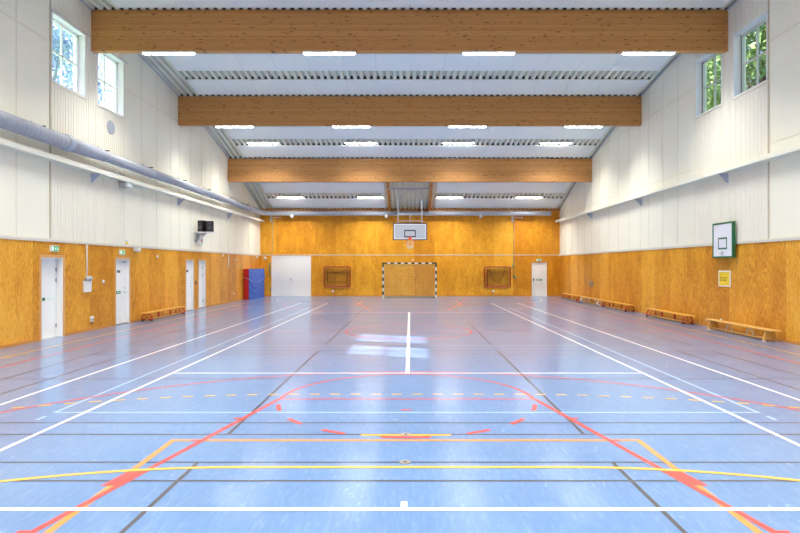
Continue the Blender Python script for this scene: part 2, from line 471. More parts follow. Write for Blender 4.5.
# handball (yellow)
L = Lines(.0026)
GL0, GL1 = -.83, 32.3
for s_ in (-1, 1):
    L.seg(CX+s_*8.27, GL0, CX+s_*8.27, GL1)
    for y in (11.4, 20.0): L.seg(CX+s_*8.27, y, CX+s_*8.12, y)
L.seg(CX-8.27, GL1, CX+8.27, GL1); L.seg(CX-8.27, GL0, CX+8.27, GL0)
for gly, sg in ((GL0, 1), (GL1, -1)):
    L.seg(CX-1.5, gly+sg*6.02, CX+1.5, gly+sg*6.02)
    L.arc(CX+1.5, gly, 6.02, 0, sg*90); L.arc(CX-1.5, gly, 6.02, sg*90, sg*180)
    L.seg(CX-.5, gly+sg*7.0, CX+.5, gly+sg*7.0)
    L.seg(CX-.075, gly+sg*4, CX+.075, gly+sg*4)
    x = -1.5
    while x < 1.45:
        L.seg(CX+x+.075, gly+sg*8.97, CX+x+.225, gly+sg*8.97); x += .3
    st = math.degrees(.3/8.97); a = 0
    while a < 68:
        L.arc(CX+1.5, gly, 8.97, sg*(90-a-st*.25), sg*(90-a-st*.75), .05, 2)
        L.arc(CX-1.5, gly, 8.97, sg*(90+a+st*.25), sg*(90+a+st*.75), .05, 2); a += st
painted_lines(L, 'handball_court_lines', M['l_yellow'], 'yellow handball court lines with dashed arc')
# tennis (white)
L = Lines(.0030)
for s_ in (-1, 1):
    L.seg(CX+s_*4.115, 4.27, CX+s_*4.115, 28.07); L.seg(CX+s_*5.485, 4.27, CX+s_*5.485, 28.07)
L.seg(CX-5.5, 4.29, CX+5.5, 4.29, .055); L.seg(CX-5.5, 28.05, CX+5.5, 28.05, .03)
L.seg(CX-4.13, 9.74, CX+4.13, 9.74); L.seg(CX-4.13, 22.5, CX+4.13, 22.5)
L.seg(CX, 9.74, CX, 22.5, .07); L.seg(CX, 4.29, CX, 4.43, .05)
painted_lines(L, 'tennis_court_lines', M['l_white'], 'white tennis court lines')
# floor sockets for net posts
where = {5.32: 'nearest, between the yellow line and the orange line', 6.2: 'at the middle of the short yellow penalty mark',
         12.3: 'in the white centre line, at its near end', 13.18: 'in the white centre line, below the sunlit patch',
         16.1: 'in the middle of the red centre circle', 19.28: 'in the white centre line beyond the red circle', }
for y, w in where.items():
    c = MB()
    ring = [(CX+.055*math.cos(a*PI/10), y+.055*math.sin(a*PI/10)) for a in range(20)]
    c.prism(ring, 'z', .0, .006, 0); c.sphere((CX, y, .005), .02, 8, 6, 1, (1,1,.3))
    tag(c.build('floor_socket', [M['socket'], M['darkgrey']]), 'small round metal floor socket cover ' + w, 'floor socket', 'floor sockets along the centre line')

# ------------------------------------------------------------------ side walls
WINY = [(14.37, 15.87), (16.47, 17.98)]; WZ0, WZ1 = 6.66, 8.46
DOORS_L = [(13.98, 14.86, 2.09), (17.52, 18.37, 2.10), (23.0, 23.8, 2.11), (24.36, 25.2, 2.11)]
def panelling(m, w, s, doors):
    segs = []; y = YF
    for d0, d1, h in doors:
        segs.append((y, d0, 0, ZW)); segs.append((d0, d1, h, ZW)); y = d1
    segs.append((y, YB, 0, ZW))
    for a, b, z0, z1 in segs: m.box(w, w+s*.2, a, b, z0, z1, 1)
def side_wall(side):
    s = -1 if side == 'left' else 1
    w = WL if s < 0 else WR
    m = MB(); out = w+s*.34; mid = w+s*.2
    # cream wall above the panelling, with the two window openings
    def B(y0, y1, z0, z1): m.box(w, out, y0, y1, z0, z1, 0)
    B(YF, WINY[0][0], ZW, 9.75); B(WINY[0][0], WINY[1][1], ZW, WZ0); B(WINY[0][0], WINY[1][1], WZ1, 9.75)
    B(WINY[0][1], WINY[1][0], WZ0, WZ1); B(WINY[1][1], YB, ZW, 9.75)
    m.box(mid, out, YF, YB, 0, ZW, 0)
    panelling(m, w, s, DOORS_L if s < 0 else [])
    wall = m.build('wall_' + side, [M['cream'], M['ply_side']])
    tag(wall, side + ' side wall of cream boards above amber plywood panelling', 'wall', kind='structure')
    # battens over the joints
    b = MB(); t = .010
    ys = [YF+.8, 0.0, 1.2, 2.4, 3.6, 4.8, 6.0, 7.2, 8.4, 9.6, 10.8, 12.0, 13.1, 18.03, 19.2, 20.35, 21.55, 22.35, 23.5, 24.7, 25.9, 27.1, 28.35, 29.5, 30.7, 31.9, 33.1]
    for y in ys: b.box(w, w-s*t, y-.02, y+.02, ZW+.08, 9.5)
    b.box(w, w-s*.02, 14.30, 14.34, ZW+.08, 9.5, 1)
    for y0, y1 in ((YF, 14.3), (18.05, YB)):
        b.box(w, w-s*t, y0, y1, 7.62, 7.66)
    if s > 0:
        for y0, y1 in ((YF, 14.3), (18.0, YB)): b.box(w, w-s*t, y0, y1, 5.0, 5.03)
    b.box(w, w-s*t, YF, YB, ZW+.05, ZW+.09)
    o = b.build('trim_' + ('1' if s < 0 else '2'), [M['batten'], M['cream_dark']]); tag(o, 'cream joint battens on the ' + side + ' wall', 'trim', kind='structure')
    # vertical boarding around and below the windows
    b = MB(); y = 14.38
    while y < 18.0:
        y2 = min(y+.095, 18.0); inw = any(a < (y+y2)/2 < c for a, c in WINY)
        ztop = zc(y)+.05
        if inw: b.box(w, w-s*.012, y, y2, ZW+.09, WZ0-.05); b.box(w, w-s*.012, y, y2, WZ1+.05, ztop)
        else: b.box(w, w-s*.012, y, y2, ZW+.09, ztop)
        y += .118
    o = b.build('trim_' + ('3' if s < 0 else '4'), M['cream2']); tag(o, 'narrow vertical cream boarding round the ' + side + ' windows', 'trim', kind='structure')
    # windows
    for k, (y0, y1) in enumerate(WINY):
        n = (1 if s < 0 else 3) + k
        e = empty('window_%d' % n, (w, (y0+y1)/2, WZ0), None, None, None, 'structure')
        tag(e, 'high square window, %s one in the %s wall' % ('nearer' if k == 0 else 'farther', side), 'window')
        c = MB()
        t1 = .03
        c.box(w+s*.22, w-s*.02, y0, y0+t1, WZ0, WZ1); c.box(w+s*.22, w-s*.02, y1-t1, y1, WZ0, WZ1)
        c.box(w+s*.22, w-s*.02, y0, y1, WZ0, WZ0+t1); c.box(w+s*.22, w-s*.02, y0, y1, WZ1-t1, WZ1)
        c.build('window_lining', M['winwhite'], e)
        c = MB(); a = w+s*.17; bb = w+s*.24; fw = .07
        c.box(a, bb, y0+t1, y0+t1+fw, WZ0+t1, WZ1-t1); c.box(a, bb, y1-t1-fw, y1-t1, WZ0+t1, WZ1-t1)
        c.box(a, bb, y0+t1, y1-t1, WZ0+t1, WZ0+t1+fw); c.box(a, bb, y0+t1, y1-t1, WZ1-t1-fw, WZ1-t1)
        ym = (y0+y1)/2; zm = (WZ0+WZ1)/2
        c.box(a+s*.01, bb-s*.01, ym-.022, ym+.022, WZ0+t1, WZ1-t1); c.box(a+s*.01, bb-s*.01, y0+t1, y1-t1, zm-.022, zm+.022)
        if s > 0:
            c.box(a-s*.001, a-s*.008, y0+t1+fw-.02, y0+t1+fw, WZ0+.1, WZ1-.1, 1)
            c.box(a-s*.001, a-s*.008, y1-t1-fw, y1-t1-fw+.025, WZ0+.1, WZ1-.1, 1)
        wf = c.build('window_frame', [M['winwhite'] if s < 0 else M['trimgrey'], M['windark']], e)
        MB().box(w+s*.205, w+s*.215, y0+t1+.02, y1-t1-.02, WZ0+t1+.02, WZ1-t1-.02).build('window_pane', M['glass'], wf)
        MB().box(w, w-s*.05, y0-.06, y1+.25 if s < 0 else y1+.1, WZ1+.01, WZ1+.035).build('window_head_flashing', M['trimgrey'] if s < 0 else M['cream'], e)
        MB().box(w, w-s*.04, y0-.04, y1+.06, WZ0-.045, WZ0-.005).build('window_sill', M['cream2'], e)
    return wall
wall_left = side_wall('left'); wall_right = side_wall('right')

# caps on the panelling
o = MB().box(WL, WL+.025, YF, YB, ZW-.005, ZW+.05).build('trim_5', M['trimgrey']); tag(o, 'pale grey cap strip on the left panelling', 'trim', kind='structure')
o = MB().box(WR, WR-.025, YF, YB, ZW-.005, ZW+.05).build('trim_6', M['trimgrey']); tag(o, 'pale grey cap strip on the right panelling', 'trim', kind='structure')
# baseboards
m = MB(); y = YF
for d0, d1, h in DOORS_L + [(YB, YB, 0)]:
    if d0-.05 > y: m.box(WL, WL+.018, y, d0-(.08 if h else 0), 0, .07)
    y = d1+.08
o = m.build('baseboard_left', M['trimwood']); tag(o, 'low wooden baseboard along the left wall', 'baseboard', kind='structure')
o = MB().box(WR, WR-.018, YF, YB, 0, .07).build('baseboard_right', M['trimwood']); tag(o, 'low wooden baseboard along the right wall', 'baseboard', kind='structure')

# back wall (far) with two door openings, wood from floor to roof
BD = [(-8.58, -6.14, 2.5), (7.50, 8.42, 2.08)]
m = MB(); yb2 = YB+.34
x = WL-.34
for d0, d1, h in BD:
    m.box(x, d0, YB, YB+.15, 0, 5.7); m.box(d0, d1, YB, YB+.15, h, 5.7); x = d1
m.box(x, WR+.34, YB, YB+.15, 0, 5.7); m.box(WL-.34, WR+.34, YB+.15, yb2, 0, 5.7)
wall_back = m.build('wall_back', M['ply_back']); tag(wall_back, 'far end wall covered with amber stained plywood', 'wall', kind='structure')
o = MB().box(WL, WR, YB-.02, YB, 2.535, 2.575).build('trim_7', M['trimgrey']); tag(o, 'thin pale strip across the far wall', 'trim', kind='structure')
m = MB(); m.box(WL, WR, YB-.12, YB, 5.24, zc(34.3)-.01)
o = m.build('trim_8', M['stud']); tag(o, 'wooden wall plate under the roof at the far wall', 'trim', kind='structure')
m = MB()
for a, b in ((WL, -8.62), (-6.10, 7.44), (8.48, WR)): m.box(a, b, YB-.018, YB, 0, .07)
o = m.build('baseboard_back', M['trimwood']); tag(o, 'low wooden baseboard along the far wall', 'baseboard', kind='structure')
# wall behind the camera
o = MB().box(WL-.34, WR+.34, YF-.3, YF, 0, 9.75).build('wall_front', M['ply_back']); tag(o, 'end wall behind the camera', 'wall', kind='structure')

# ------------------------------------------------------------------ ceiling: corrugated deck + white strips
m = MB(); pitch = .247; prof = []
x = WL-.02
while x < WR+.02:
    prof += [(x, 0), (x+.11, 0), (x+.145, .13), (x+.212, .13)]; x += pitch
prof = [(min(a, WR+.02), b) for a, b in prof]
ysamp = []
nodes = [YF-.2] + [b for b in BEAMS] + [YB+.2]
for a, b in zip(nodes[:-1], nodes[1:]):
    for i in range(6): ysamp.append(a+(b-a)*i/6)
ysamp.append(nodes[-1])
vs = []; fs = []; n = len(prof)
for y in ysamp:
    for (a, b) in prof: vs.append((a, y, zc(y)+b))
for j in range(len(ysamp)-1):
    for i in range(n-1): fs.append((j*n+i, j*n+i+1, (j+1)*n+i+1, (j+1)*n+i))
m.add(vs, fs)
for a, b in zip(ysamp[:-1], ysamp[1:]):    # roof slab above the deck
    za, zb = zc(a)+.14, zc(b)+.14
    m.hexa([(WL-.34, a, za), (WR+.34, a, za), (WR+.34, b, zb), (WL-.34, b, zb)], [(WL-.34, a, za+.2), (WR+.34, a, za+.2), (WR+.34, b, zb+.2), (WL-.34, b, zb+.2)], 1)
ceil = m.build('ceiling', [M['deck'], M['roofing']]); tag(ceil, 'curved roof of corrugated steel deck', 'ceiling', kind='structure')
def flute_shade(y, x0, x1, th=.03):  # dark blocks added to stand for the shade deep in the flutes
    m = MB(); x = WL-.02
    while x < WR+.02:
        if x+.11 > x0-.1 and x+.247 < x1+.1:
            a, b = x+.112, min(x+.245, WR); z = zc(y)
            m.prism([(a, z+.002), (b, z+.002), (x+.21, z+.128), (x+.147, z+.128)], 'y', y, y+th)
        x += pitch
    return m
mf = MB()
for y in BEAMS: q = flute_shade(y+.03, WL, WR); mf.add(q.v, q.f)
for by in [-2.0] + BEAMS:
    for a in (.75, 2.75, 4.70):
        if by+a < YF: continue
        for xa, xb in ([(-8.4, 8.95)] if by < 28 else [(-8.4, -1.5), (1.5, 8.95)]):
            q = flute_shade(by+a+.02, xa, xb); mf.add(q.v, q.f)
o = mf.build('flute_shade_blocks', M['darkgrey'], ceil); tag(o, 'dark blocks standing for deep shade in the flutes of the steel deck', kind='structure')
# edge angles beside the walls
for k, (xa, xb) in enumerate(((WL, WL+.06), (WR-.06, WR))):
    m = MB()
    for a, b in zip(ysamp[:-1], ysamp[1:]):
        za, zb = zc(a)-.004, zc(b)-.004
        m.hexa([(xa, a, za-.03), (xb, a, za-.03), (xb, b, zb-.03), (xa, b, zb-.03)], [(xa, a, za), (xb, a, za), (xb, b, zb), (xa, b, zb)])
    o = m.build('trim_%d' % (9+k), M['greymetal']); tag(o, 'steel angle between wall and roof deck, %s side' % ('left' if k == 0 else 'right'), 'trim', kind='structure')
def strip(x0, x1, y0, y1):
    m = MB(); N = 4; g = .004
    xs = [x0]; 
    while xs[-1]+1.2 < x1-.1: xs.append(xs[-1]+1.2)
    xs.append(x1)
    for xa, xb in zip(xs[:-1], xs[1:]):
        for i in range(N):
            a = y0+(y1-y0)*i/N; b = y0+(y1-y0)*(i+1)/N
            za, zb = zc(a)-.004, zc(b)-.004
            m.hexa([(xa+g, a, za-.04), (xb-g, a, za-.04), (xb-g, b, zb-.04), (xa+g, b, zb-.04)], [(xa+g, a, za), (xb-g, a, za), (xb-g, b, zb), (xa+g, b, zb)])
    return m
bay_txt = {4.05: None, 10.1: 'in front of the nearest beam', 16.15: 'between nearest and second beam', 22.2: 'between second and third beam', 28.25: 'beyond the third beam'}
for by in [-2.0] + BEAMS:
    for k, (a, b) in enumerate(((.75, 1.95), (2.75, 3.97), (4.70, 5.88))):
        if by+b < YF or by+a < YF: continue
        parts = [(-8.4, 8.95)] if by < 28 else [(-8.4, -1.5), (1.5, 8.95)]
        for j, (xa, xb) in enumerate(parts):
            o = strip(xa, xb, by+a, by+b).build('ceiling_panel', M['panel'])
            txt = bay_txt.get(by) or 'over the near end of the hall'
            pos = ('first', 'middle', 'last')[k] + ' one'
            if by > 28: pos += ', ' + ('left' if j == 0 else 'right') + ' half'
            tag(o, 'white ceiling panel strip %s, %s' % (txt, pos), 'ceiling panel', 'white ceiling panel strips')

# ------------------------------------------------------------------ glulam beams
lab = {4.05: 'wooden roof beam above the camera', 10.1: 'wooden roof beam just ahead of the camera, above the picture',
       16.15: 'nearest big wooden roof beam, brown with knots', 22.2: 'second wooden roof beam from the camera, in the middle',
       28.25: 'farthest wooden roof beam, brightest, before the basketball hoop'}
bot = {4.05: 7.5, 10.1: 8.1, 16.15: 8.11, 22.2: 7.49, 28.25: 6.15}
for y in BEAMS:
    m = MB(); top = min(zc(y), zc(y+.2))-.004
    m.bbox(WL+.003, WR-.003, y, y+.2, bot[y], top, .008)
    tag(m.build('roof_beam', M['beam']), lab[y], 'roof beam', 'glued wooden roof beams')
# two sloping timbers that carry the basketball frame
for s_ in (-1, 1):
    m = MB(); x = CX+s_*1.2
    m.hexa([(x-.06, 28.46, zc(28.46)-.38), (x+.06, 28.46, zc(28.46)-.38), (x+.06, 34.27, 5.12), (x-.06, 34.27, 5.12)],
           [(x-.06, 28.46, zc(28.46)-.01), (x+.06, 28.46, zc(28.46)-.01), (x+.06, 34.27, zc(34.27)-.01), (x-.06, 34.27, zc(34.27)-.01)])
    # a curved top follows the deck: extra middle piece
    for i in range(6):
        a = 28.46+(34.27-28.46)*i/6; b = 28.46+(34.27-28.46)*(i+1)/6
    tag(m.build('roof_timber', M['stud']), 'sloping wooden timber under the roof, %s of the basketball frame' % ('left' if s_ < 0 else 'right'), 'roof timber')

# ------------------------------------------------------------------ lamps
def make_lamp():
    r = empty('ceiling_lamp', (0,0,0))
    m = MB(); m.bbox(-.77, .77, -.085, .085, -.04, 0, .006); hs = m.build('lamp_housing', M['white'], r)
    m = MB(); m.bbox(-.74, .74, -.04, .04, -.066, -.036, .012); m.build('lamp_diffuser', M['tube'], hs)
    return r
proto = make_lamp(); first = True
rows = [(-.3, zc(-.3)-.02, 'over the near end'), (4.16, 7.49, 'under the beam above the camera'), (8.4, zc(8.4)-.02, 'over the near half'), (10.2, 8.09, 'under the beam ahead of the camera'), 
        (16.22, 8.105, 'under the nearest beam in view'), (22.28, 7.485, 'under the second beam'),
        (26.55, 7.78, 'in the gap between second and third beam'), (32.6, 5.93, 'in the roof gap near the far wall')]
pn = ['far left', 'centre left', 'centre right', 'far right']
for y, z, w in rows:
    for k, x in enumerate((-7.03, -2.36, 2.28, 6.93)):
        o = proto if first else copy_tree(proto); first = False
        o.location = (x, y, z)
        tag(o, 'glowing white tube lamp %s, %s of four' % (w, pn[k]), 'lamp', 'white tube lamps in rows of four')
        ld = bpy.data.lights.new('lamp_light', 'AREA'); ld.shape = 'RECTANGLE'; ld.size = 1.46; ld.size_y = .08
        ld.energy = 30; ld.spread = math.radians(125); ld.color = (1, .985, .925)
        lo = bpy.data.objects.new('lamp_light', ld); COL.objects.link(lo); lo.parent = o; lo.location = (0, 0, -.069)
# hangers for the last row
for o in [q for q in COL.objects if q.name.startswith('ceiling_lamp') and q.location.y > 32]:
    m = MB()
    for dx in (-.5, .5): m.tube([(o.location.x+dx, 32.6, 5.93), (o.location.x+dx, 32.6, zc(32.6)+.02)], .008, 6)
    m.build('hanger', M['greymetal'], o)

# ------------------------------------------------------------------ ledges and their brackets
for side, w, s_ in (('left', WL, -1), ('right', WR, 1)):
    e = empty('wall_ledge', (w, 16, 4.6), 'long cream ledge running along the %s wall above the boards' % side, 'ledge')
    m = MB(); i = w-s_*.27
    m.box(w, i, -1.5, YB-.02 if s_ < 0 else YB-.02, 4.66, 4.69); m.box(i, i+s_*.03, -1.5, YB-.02, 4.56, 4.66); m.box(w, w-s_*.03, -1.5, YB-.02, 4.56, 4.66)
    m.build('ledge_board', M['cream'], e)
    for y in (4.05, 10.1, 16.15, 22.2, 28.25):
        m = MB(); m.prism([(w, 4.56), (w-s_*.29, 4.56), (w-s_*.05, 4.28), (w, 4.28)], 'y', y-.006, y+.006)
        m.box(w, w-s_*.01, y-.05, y+.05, 4.28, 4.56)
        m.build('bracket', M['greypaint'], e)

# ------------------------------------------------------------------ ventilation duct
e = empty('ventilation_duct', (-9.0, 16, 5.07), 'long grey spiral duct along the left wall and across the far wall', 'duct')
xc, zd = -8.97, 5.09
m = MB()
m.tube([(xc, -2.2, zd), (xc, 14.45, zd)], .185, 20)
y = -2.1
while y < 14.4:
    m.tube([(xc, y, zd), (xc, y+.03, zd)], .189, 20); y += .16
m.build('duct_pipe', M['duct'], e)
m = MB()
m.tube([(xc, 14.40, zd), (xc, 14.46, zd), (xc, 14.62, zd), (xc, 14.66, zd)], [.2, .215, .215, .19], 20)
m.tube([(xc, 14.66, zd), (xc, 15.6, zd), (xc, 16.2, zd), (xc, 16.3, zd)], [.185, .185, .162, .16], 20)
m.tube([(xc, 16.26, zd), (xc, 16.32, zd)], .168, 20)
m.build('reducer', M['duct'], e)
m = MB(); pts = [(xc, 16.3, zd), (xc, 33.45, zd)]
R = .55
for i in range(1, 9):
    a = PI/2*i/8; pts.append((xc+R-R*math.cos(a), 33.45+R*math.sin(a), zd))
pts.append((7.5, 34.0, zd)); pts.append((8.52, 34.0, zd))
pts2 = pts
m.tube(pts2, .15, 20)
for y in (19.3, 22.25, 25.2, 28.1, 31.0): m.tube([(xc, y, zd), (xc, y+.06, zd)], .157, 20)
for x in (-7.4, -4.4, -1.5, 1.5, 4.4, 7.2): m.tube([(x, 34.0, zd), (x+.06, 34.0, zd)], .157, 20)
m.tube([(8.5, 34.0, zd), (8.56, 34.0, zd)], .165, 20)
m.build('duct_pipe', M['duct'], e)
for y in (10.7, 13.6, 16.5, 19.3, 22.2, 24.9, 27.9, 30.8):
    m = MB(); m.box(WL, WL+.36, y-.02, y+.02, 5.275, 5.30); m.tube([(WL+.02, y, 5.30), (WL+.02, y, 5.42)], .008, 6)
    m.tube([(xc, y, 5.28), (xc, y, 5.2)], .01, 6)
    m.build('hanger', M['darkgrey'], e)
for x in (-7.2, -1.45, 4.28):
    m = MB(); m.tube([(x, 34.0, zd-.13), (x, 33.92, zd-.19), (x, 33.86, zd-.24)], [.09, .1, .08], 12)
    m.sphere((x, 33.84, zd-.19), .11, 14, 10)
    m.build('air_nozzle', M['white'], e)
# round grille on the left wall
m = MB(); ring = [(17.2+.215*math.cos(a*PI/16), 6.15+.215*math.sin(a*PI/16)) for a in range(32)]
m.prism(ring, 'x', WL+.012, WL+.03)
ring2 = [(17.2+.18*math.cos(a*PI/16), 6.15+.18*math.sin(a*PI/16)) for a in range(32)]
m.prism(ring2, 'x', WL+.03, WL+.038, 1)
for k in range(-5, 6):
    h = math.sqrt(max(0, .175**2-(k*.03)**2)); m.box(WL+.036, WL+.045, 17.2-h, 17.2+h, 6.15+k*.03-.006, 6.15+k*.03+.006)
tag(m.build('air_grille', [M['greymetal'], M['greypaint']]), 'round grey air grille on the left wall below the window', 'air grille')

# ------------------------------------------------------------------ doors
def exit_sign(x, y, z, axis, w, h, label, arrow=1):
    """axis 'x' = faces +X, 'y' = faces -Y"""
    e = empty('exit_sign', (x, y, z), label, 'exit sign')
    def P(u, v, d):  # u along the sign, v up, d outwards
        return (x+d, y+u, z+v) if axis == 'x' else (x+u, y-d, z+v)
    def slab(m, u0, u1, v0, v1, d0, d1, mi=0):
        a = P(u0, v0, d0); b = P(u1, v1, d1); m.box(a[0], b[0], a[1], b[1], a[2], b[2], mi)
    m = MB(); slab(m, -w/2-.015, w/2+.015, -h/2-.015, h/2+.015, 0, .035); m.build('sign_housing', M['white'], e)
    m = MB()
    slab(m, -w/2, w/2, -h/2, h/2, .035, .038, 0)
    # door, running figure and arrow
    k = h
    slab(m, -.46*w, -.2*w, -.36*k, .36*k, .038, .040, 1)
    def quad(pts):
        vs = [P(a, b, .041) for a, b in pts]; m.add(vs, [tuple(range(len(vs)))], 1)
    cx = .05*w
    c0 = [(cx+.06*k+.09*k*math.cos(i*PI/5), .30*k+.09*k*math.sin(i*PI/5)) for i in range(10)]; quad(c0)
    quad([(cx-.1*k, -.02*k), (cx+.03*k, -.06*k), (cx+.12*k, .18*k), (cx-.0*k, .22*k)])
    quad([(cx+.03*k, .2*k), (cx+.22*k, .05*k), (cx+.19*k, -.01*k), (cx+.02*k, .1*k)])
    quad([(cx-.1*k, .02*k), (cx-.02*k, -.08*k), (cx-.16*k, -.36*k), (cx-.24*k, -.32*k)])
    quad([(cx-.06*k, -.04*k), (cx+.06*k, -.1*k), (cx+.2*k, -.3*k), (cx+.12*k, -.36*k)])
    quad([(.3*w, .22*k), (.36*w, .22*k), (.36*w, -.12*k), (.3*w, -.12*k)])
    quad([(.23*w, -.08*k), (.43*w, -.08*k), (.33*w, -.36*k)])
    m.build('sign_face', [M['exitlit'], M['exitwhite']], e)
    return e
def left_door(n, y0, y1, h, rec, label):
    e = empty('door_%d' % n, (WL, (y0+y1)/2, 0), label, 'door', None, 'structure')
    xf = WL-rec
    leaf = MB().bbox(xf-.045, xf, y0+.03, y1-.03, .012, h-.03, .004); leaf = leaf.build('door_leaf', M['doorwhite'], e)
    m = MB()
    m.box(WL-.19, WL-.001, y0, y0+.028, 0, h); m.box(WL-.19, WL-.001, y1-.028, y1, 0, h); m.box(WL-.19, WL-.001, y0, y1, h-.028, h)
    m.build('door_jamb', M['doorwhite'], e)
    m = MB(); a = .075
    m.box(WL, WL+.014, y0-a, y0, 0, h+a); m.box(WL, WL+.014, y1, y1+a, 0, h+a); m.box(WL, WL+.014, y0, y1, h, h+a)
    m.build('architrave', M['frame'], e)
    MB().box(WL-.19, WL-.004, y0+.028, y1-.028, 0, .012).build('threshold', M['greymetal'] if n == 1 else M['darkgrey'], e)
    return leaf, xf
e, xf = left_door(1, *DOORS_L[0], .16, 'white door under an exit sign, nearest one on the left wall')
for z in (1.78, 1.50, .30):
    m = MB(); y = DOORS_L[0][1]-.04
    m.tube([(xf+.012, y, z-.055), (xf+.012, y, z+.055)], .012, 8); m.box(xf, xf+.004, y-.04, y+.008, z-.04, z+.04); m.build('hinge', M['steel'], e)
m = MB(); m.box(xf, xf+.003, 14.27, 14.37, .98, 1.06); tag(m.build('door_sticker', M['signgreen'], e), 'small green sticker')
m = MB(); m.box(xf, xf+.003, 14.41, 14.76, .99, 1.05); tag(m.build('door_sticker', M['signpale'], e), 'pale strip sticker')
m = MB(); m.tube([(xf, 14.1, .97), (xf+.05, 14.1, .97), (xf+.05, 14.2, .97)], .009, 8); m.build('door_handle', M['steel'], e)
e, xf = left_door(2, *DOORS_L[1], .10, 'white door with dark sign and green sticker, second on the left wall')
y1 = DOORS_L[1][1]
m = MB(); m.box(xf, xf+.005, 17.80, 17.97, 1.66, 1.74); m.box(xf+.005, xf+.007, 17.87, 17.90, 1.675, 1.725, 1); tag(m.build('door_sign', [M['darkgrey'], M['bgrey']], e), 'small dark room sign')
m = MB(); m.box(xf, xf+.003, 17.74, 18.0, .98, 1.07); m.box(xf+.003, xf+.004, 17.80, 17.82, .99, 1.06, 1); m.box(xf+.003, xf+.004, 17.86, 17.94, 1.015, 1.035, 1); tag(m.build('door_sticker', [M['signgreen'], M['exitwhite']], e), 'green exit sticker')
m = MB(); m.box(xf, xf+.003, 18.03, 18.2, 1.0, 1.06); tag(m.build('door_sticker', M['signpale'], e), 'pale strip sticker')
m = MB(); m.tube([(xf, y1-.12, 1.02), (xf+.055, y1-.12, 1.02), (xf+.055, y1-.24, 1.02)], .01, 8); m.tube([(xf, y1-.12, 1.02), (xf+.01, y1-.12, 1.02)], .025, 12)
m.tube([(xf, y1-.12, 1.16), (xf+.014, y1-.12, 1.16)], .024, 12); m.build('door_handle', M['steel'], e)
m = MB(); m.box(xf, xf+.05, y1-.25, y1-.1, 1.98, 2.03); m.build('door_closer', M['greymetal'], e)
e, xf = left_door(3, *DOORS_L[2], .10, 'white door with small sign, left one of the close pair on the left wall')
y1 = DOORS_L[2][1]
m = MB(); m.box(xf, xf+.005, 23.27, 23.48, 1.62, 1.70); tag(m.build('door_sign', M['darkgrey'], e), 'small dark room sign')
m = MB(); m.tube([(xf, y1-.12, 1.0), (xf+.055, y1-.12, 1.0), (xf+.055, y1-.24, 1.0)], .01, 8); m.tube([(xf, y1-.12, 1.14), (xf+.014, y1-.12, 1.14)], .024, 12); m.build('door_handle', M['steel'], e)
e, xf = left_door(4, *DOORS_L[3], .12, 'plain white door, right one of the close pair on the left wall')
for z in (1.8, 1.45, .3):
    m = MB(); y = DOORS_L[3][1]-.04
    m.tube([(xf+.012, y, z-.055), (xf+.012, y, z+.055)], .012, 8); m.box(xf, xf+.004, y-.04, y+.008, z-.04, z+.04); m.build('hinge', M['steel'], e)
m = MB(); m.bbox(WL, WL+.03, 23.98, 24.08, 1.08, 1.24, .006); m.box(WL+.03, WL+.032, 24.0, 24.06, 1.18, 1.22, 1)
tag(m.build('wall_card_reader', [M['darkgrey'], M['greymetal']]), 'small dark card reader on the panelling between two close doors', 'card reader')
exit_sign(WL, 14.48, 2.33, 'x', .30, .13, 'green exit sign above the nearest white door')
exit_sign(WL, 17.87, 2.31, 'x', .28, .14, 'green exit sign above the second white door on the left')
exit_sign(7.94, YB, 2.24, 'y', .27, .10, 'green exit sign above the single door in the far wall')

# far wall doors
e = empty('door_5', ((BD[0][0]+BD[0][1])/2, YB, 0), 'wide white double door in the far wall left of the goal', 'door', None, 'structure')
x0, x1, h = BD[0]; xm = (x0+x1)/2 - .02
m = MB(); m.bbox(x0+.03, xm-.004, YB+.03, YB+.08, .012, h-.07, .004); leaf = m.build('door_leaf', M['doorcream'], e)
m = MB(); m.bbox(xm+.004, x1-.03, YB+.03, YB+.08, .012, h-.07, .004); m.build('door_leaf', M['doorcream'], e)
m = MB(); m.box(x0, x0+.03, YB+.001, YB+.14, 0, h); m.box(x1-.03, x1, YB+.001, YB+.14, 0, h); m.box(x0, x1, YB+.001, YB+.14, h-.07, h); m.build('door_jamb', M['doorcream'], e)
m = MB(); m.box(xm-.03, xm+.03, YB+.022, YB+.03, .95, 1.15); m.tube([(xm-.015, YB+.03, 1.1), (xm-.015, YB-.03, 1.1), (xm-.12, YB-.03, 1.1)], .011, 8); m.build('door_handle', M['steel'], leaf)
MB().box(x0+.03, x1-.03, YB+.001, YB+.14, 0, .012).build('threshold', M['greymetal'], e)
e = empty('door_6', ((BD[1][0]+BD[1][1])/2, YB, 0), 'single off-white door with green sticker in the far wall, right side', 'door', None, 'structure')
x0, x1, h = BD[1]
m = MB(); m.bbox(x0+.04, x1-.04, YB+.04, YB+.085, .012, h-.04, .004); leaf = m.build('door_leaf', M['doorcream'], e)
m = MB(); m.box(x0, x0+.04, YB+.001, YB+.14, 0, h); m.box(x1-.04, x1, YB+.001, YB+.14, 0, h); m.box(x0, x1, YB+.001, YB+.14, h-.04, h); m.build('door_jamb', M['doorwhite'], e)
m = MB(); m.box(x0-.05, x0, YB-.012, YB, 0, h+.05); m.box(x1, x1+.05, YB-.012, YB, 0, h+.05); m.box(x0, x1, YB-.012, YB, h, h+.05); m.build('architrave', M['trimwood'], e)
m = MB(); m.tube([(x0+.1, YB+.04, 1.02), (x0+.1, YB-.02, 1.02), (x0+.2, YB-.02, 1.02)], .012, 8); m.box(x0+.07, x0+.13, YB+.032, YB+.04, .93, 1.12); m.build('door_handle', M['darkgrey'], leaf)
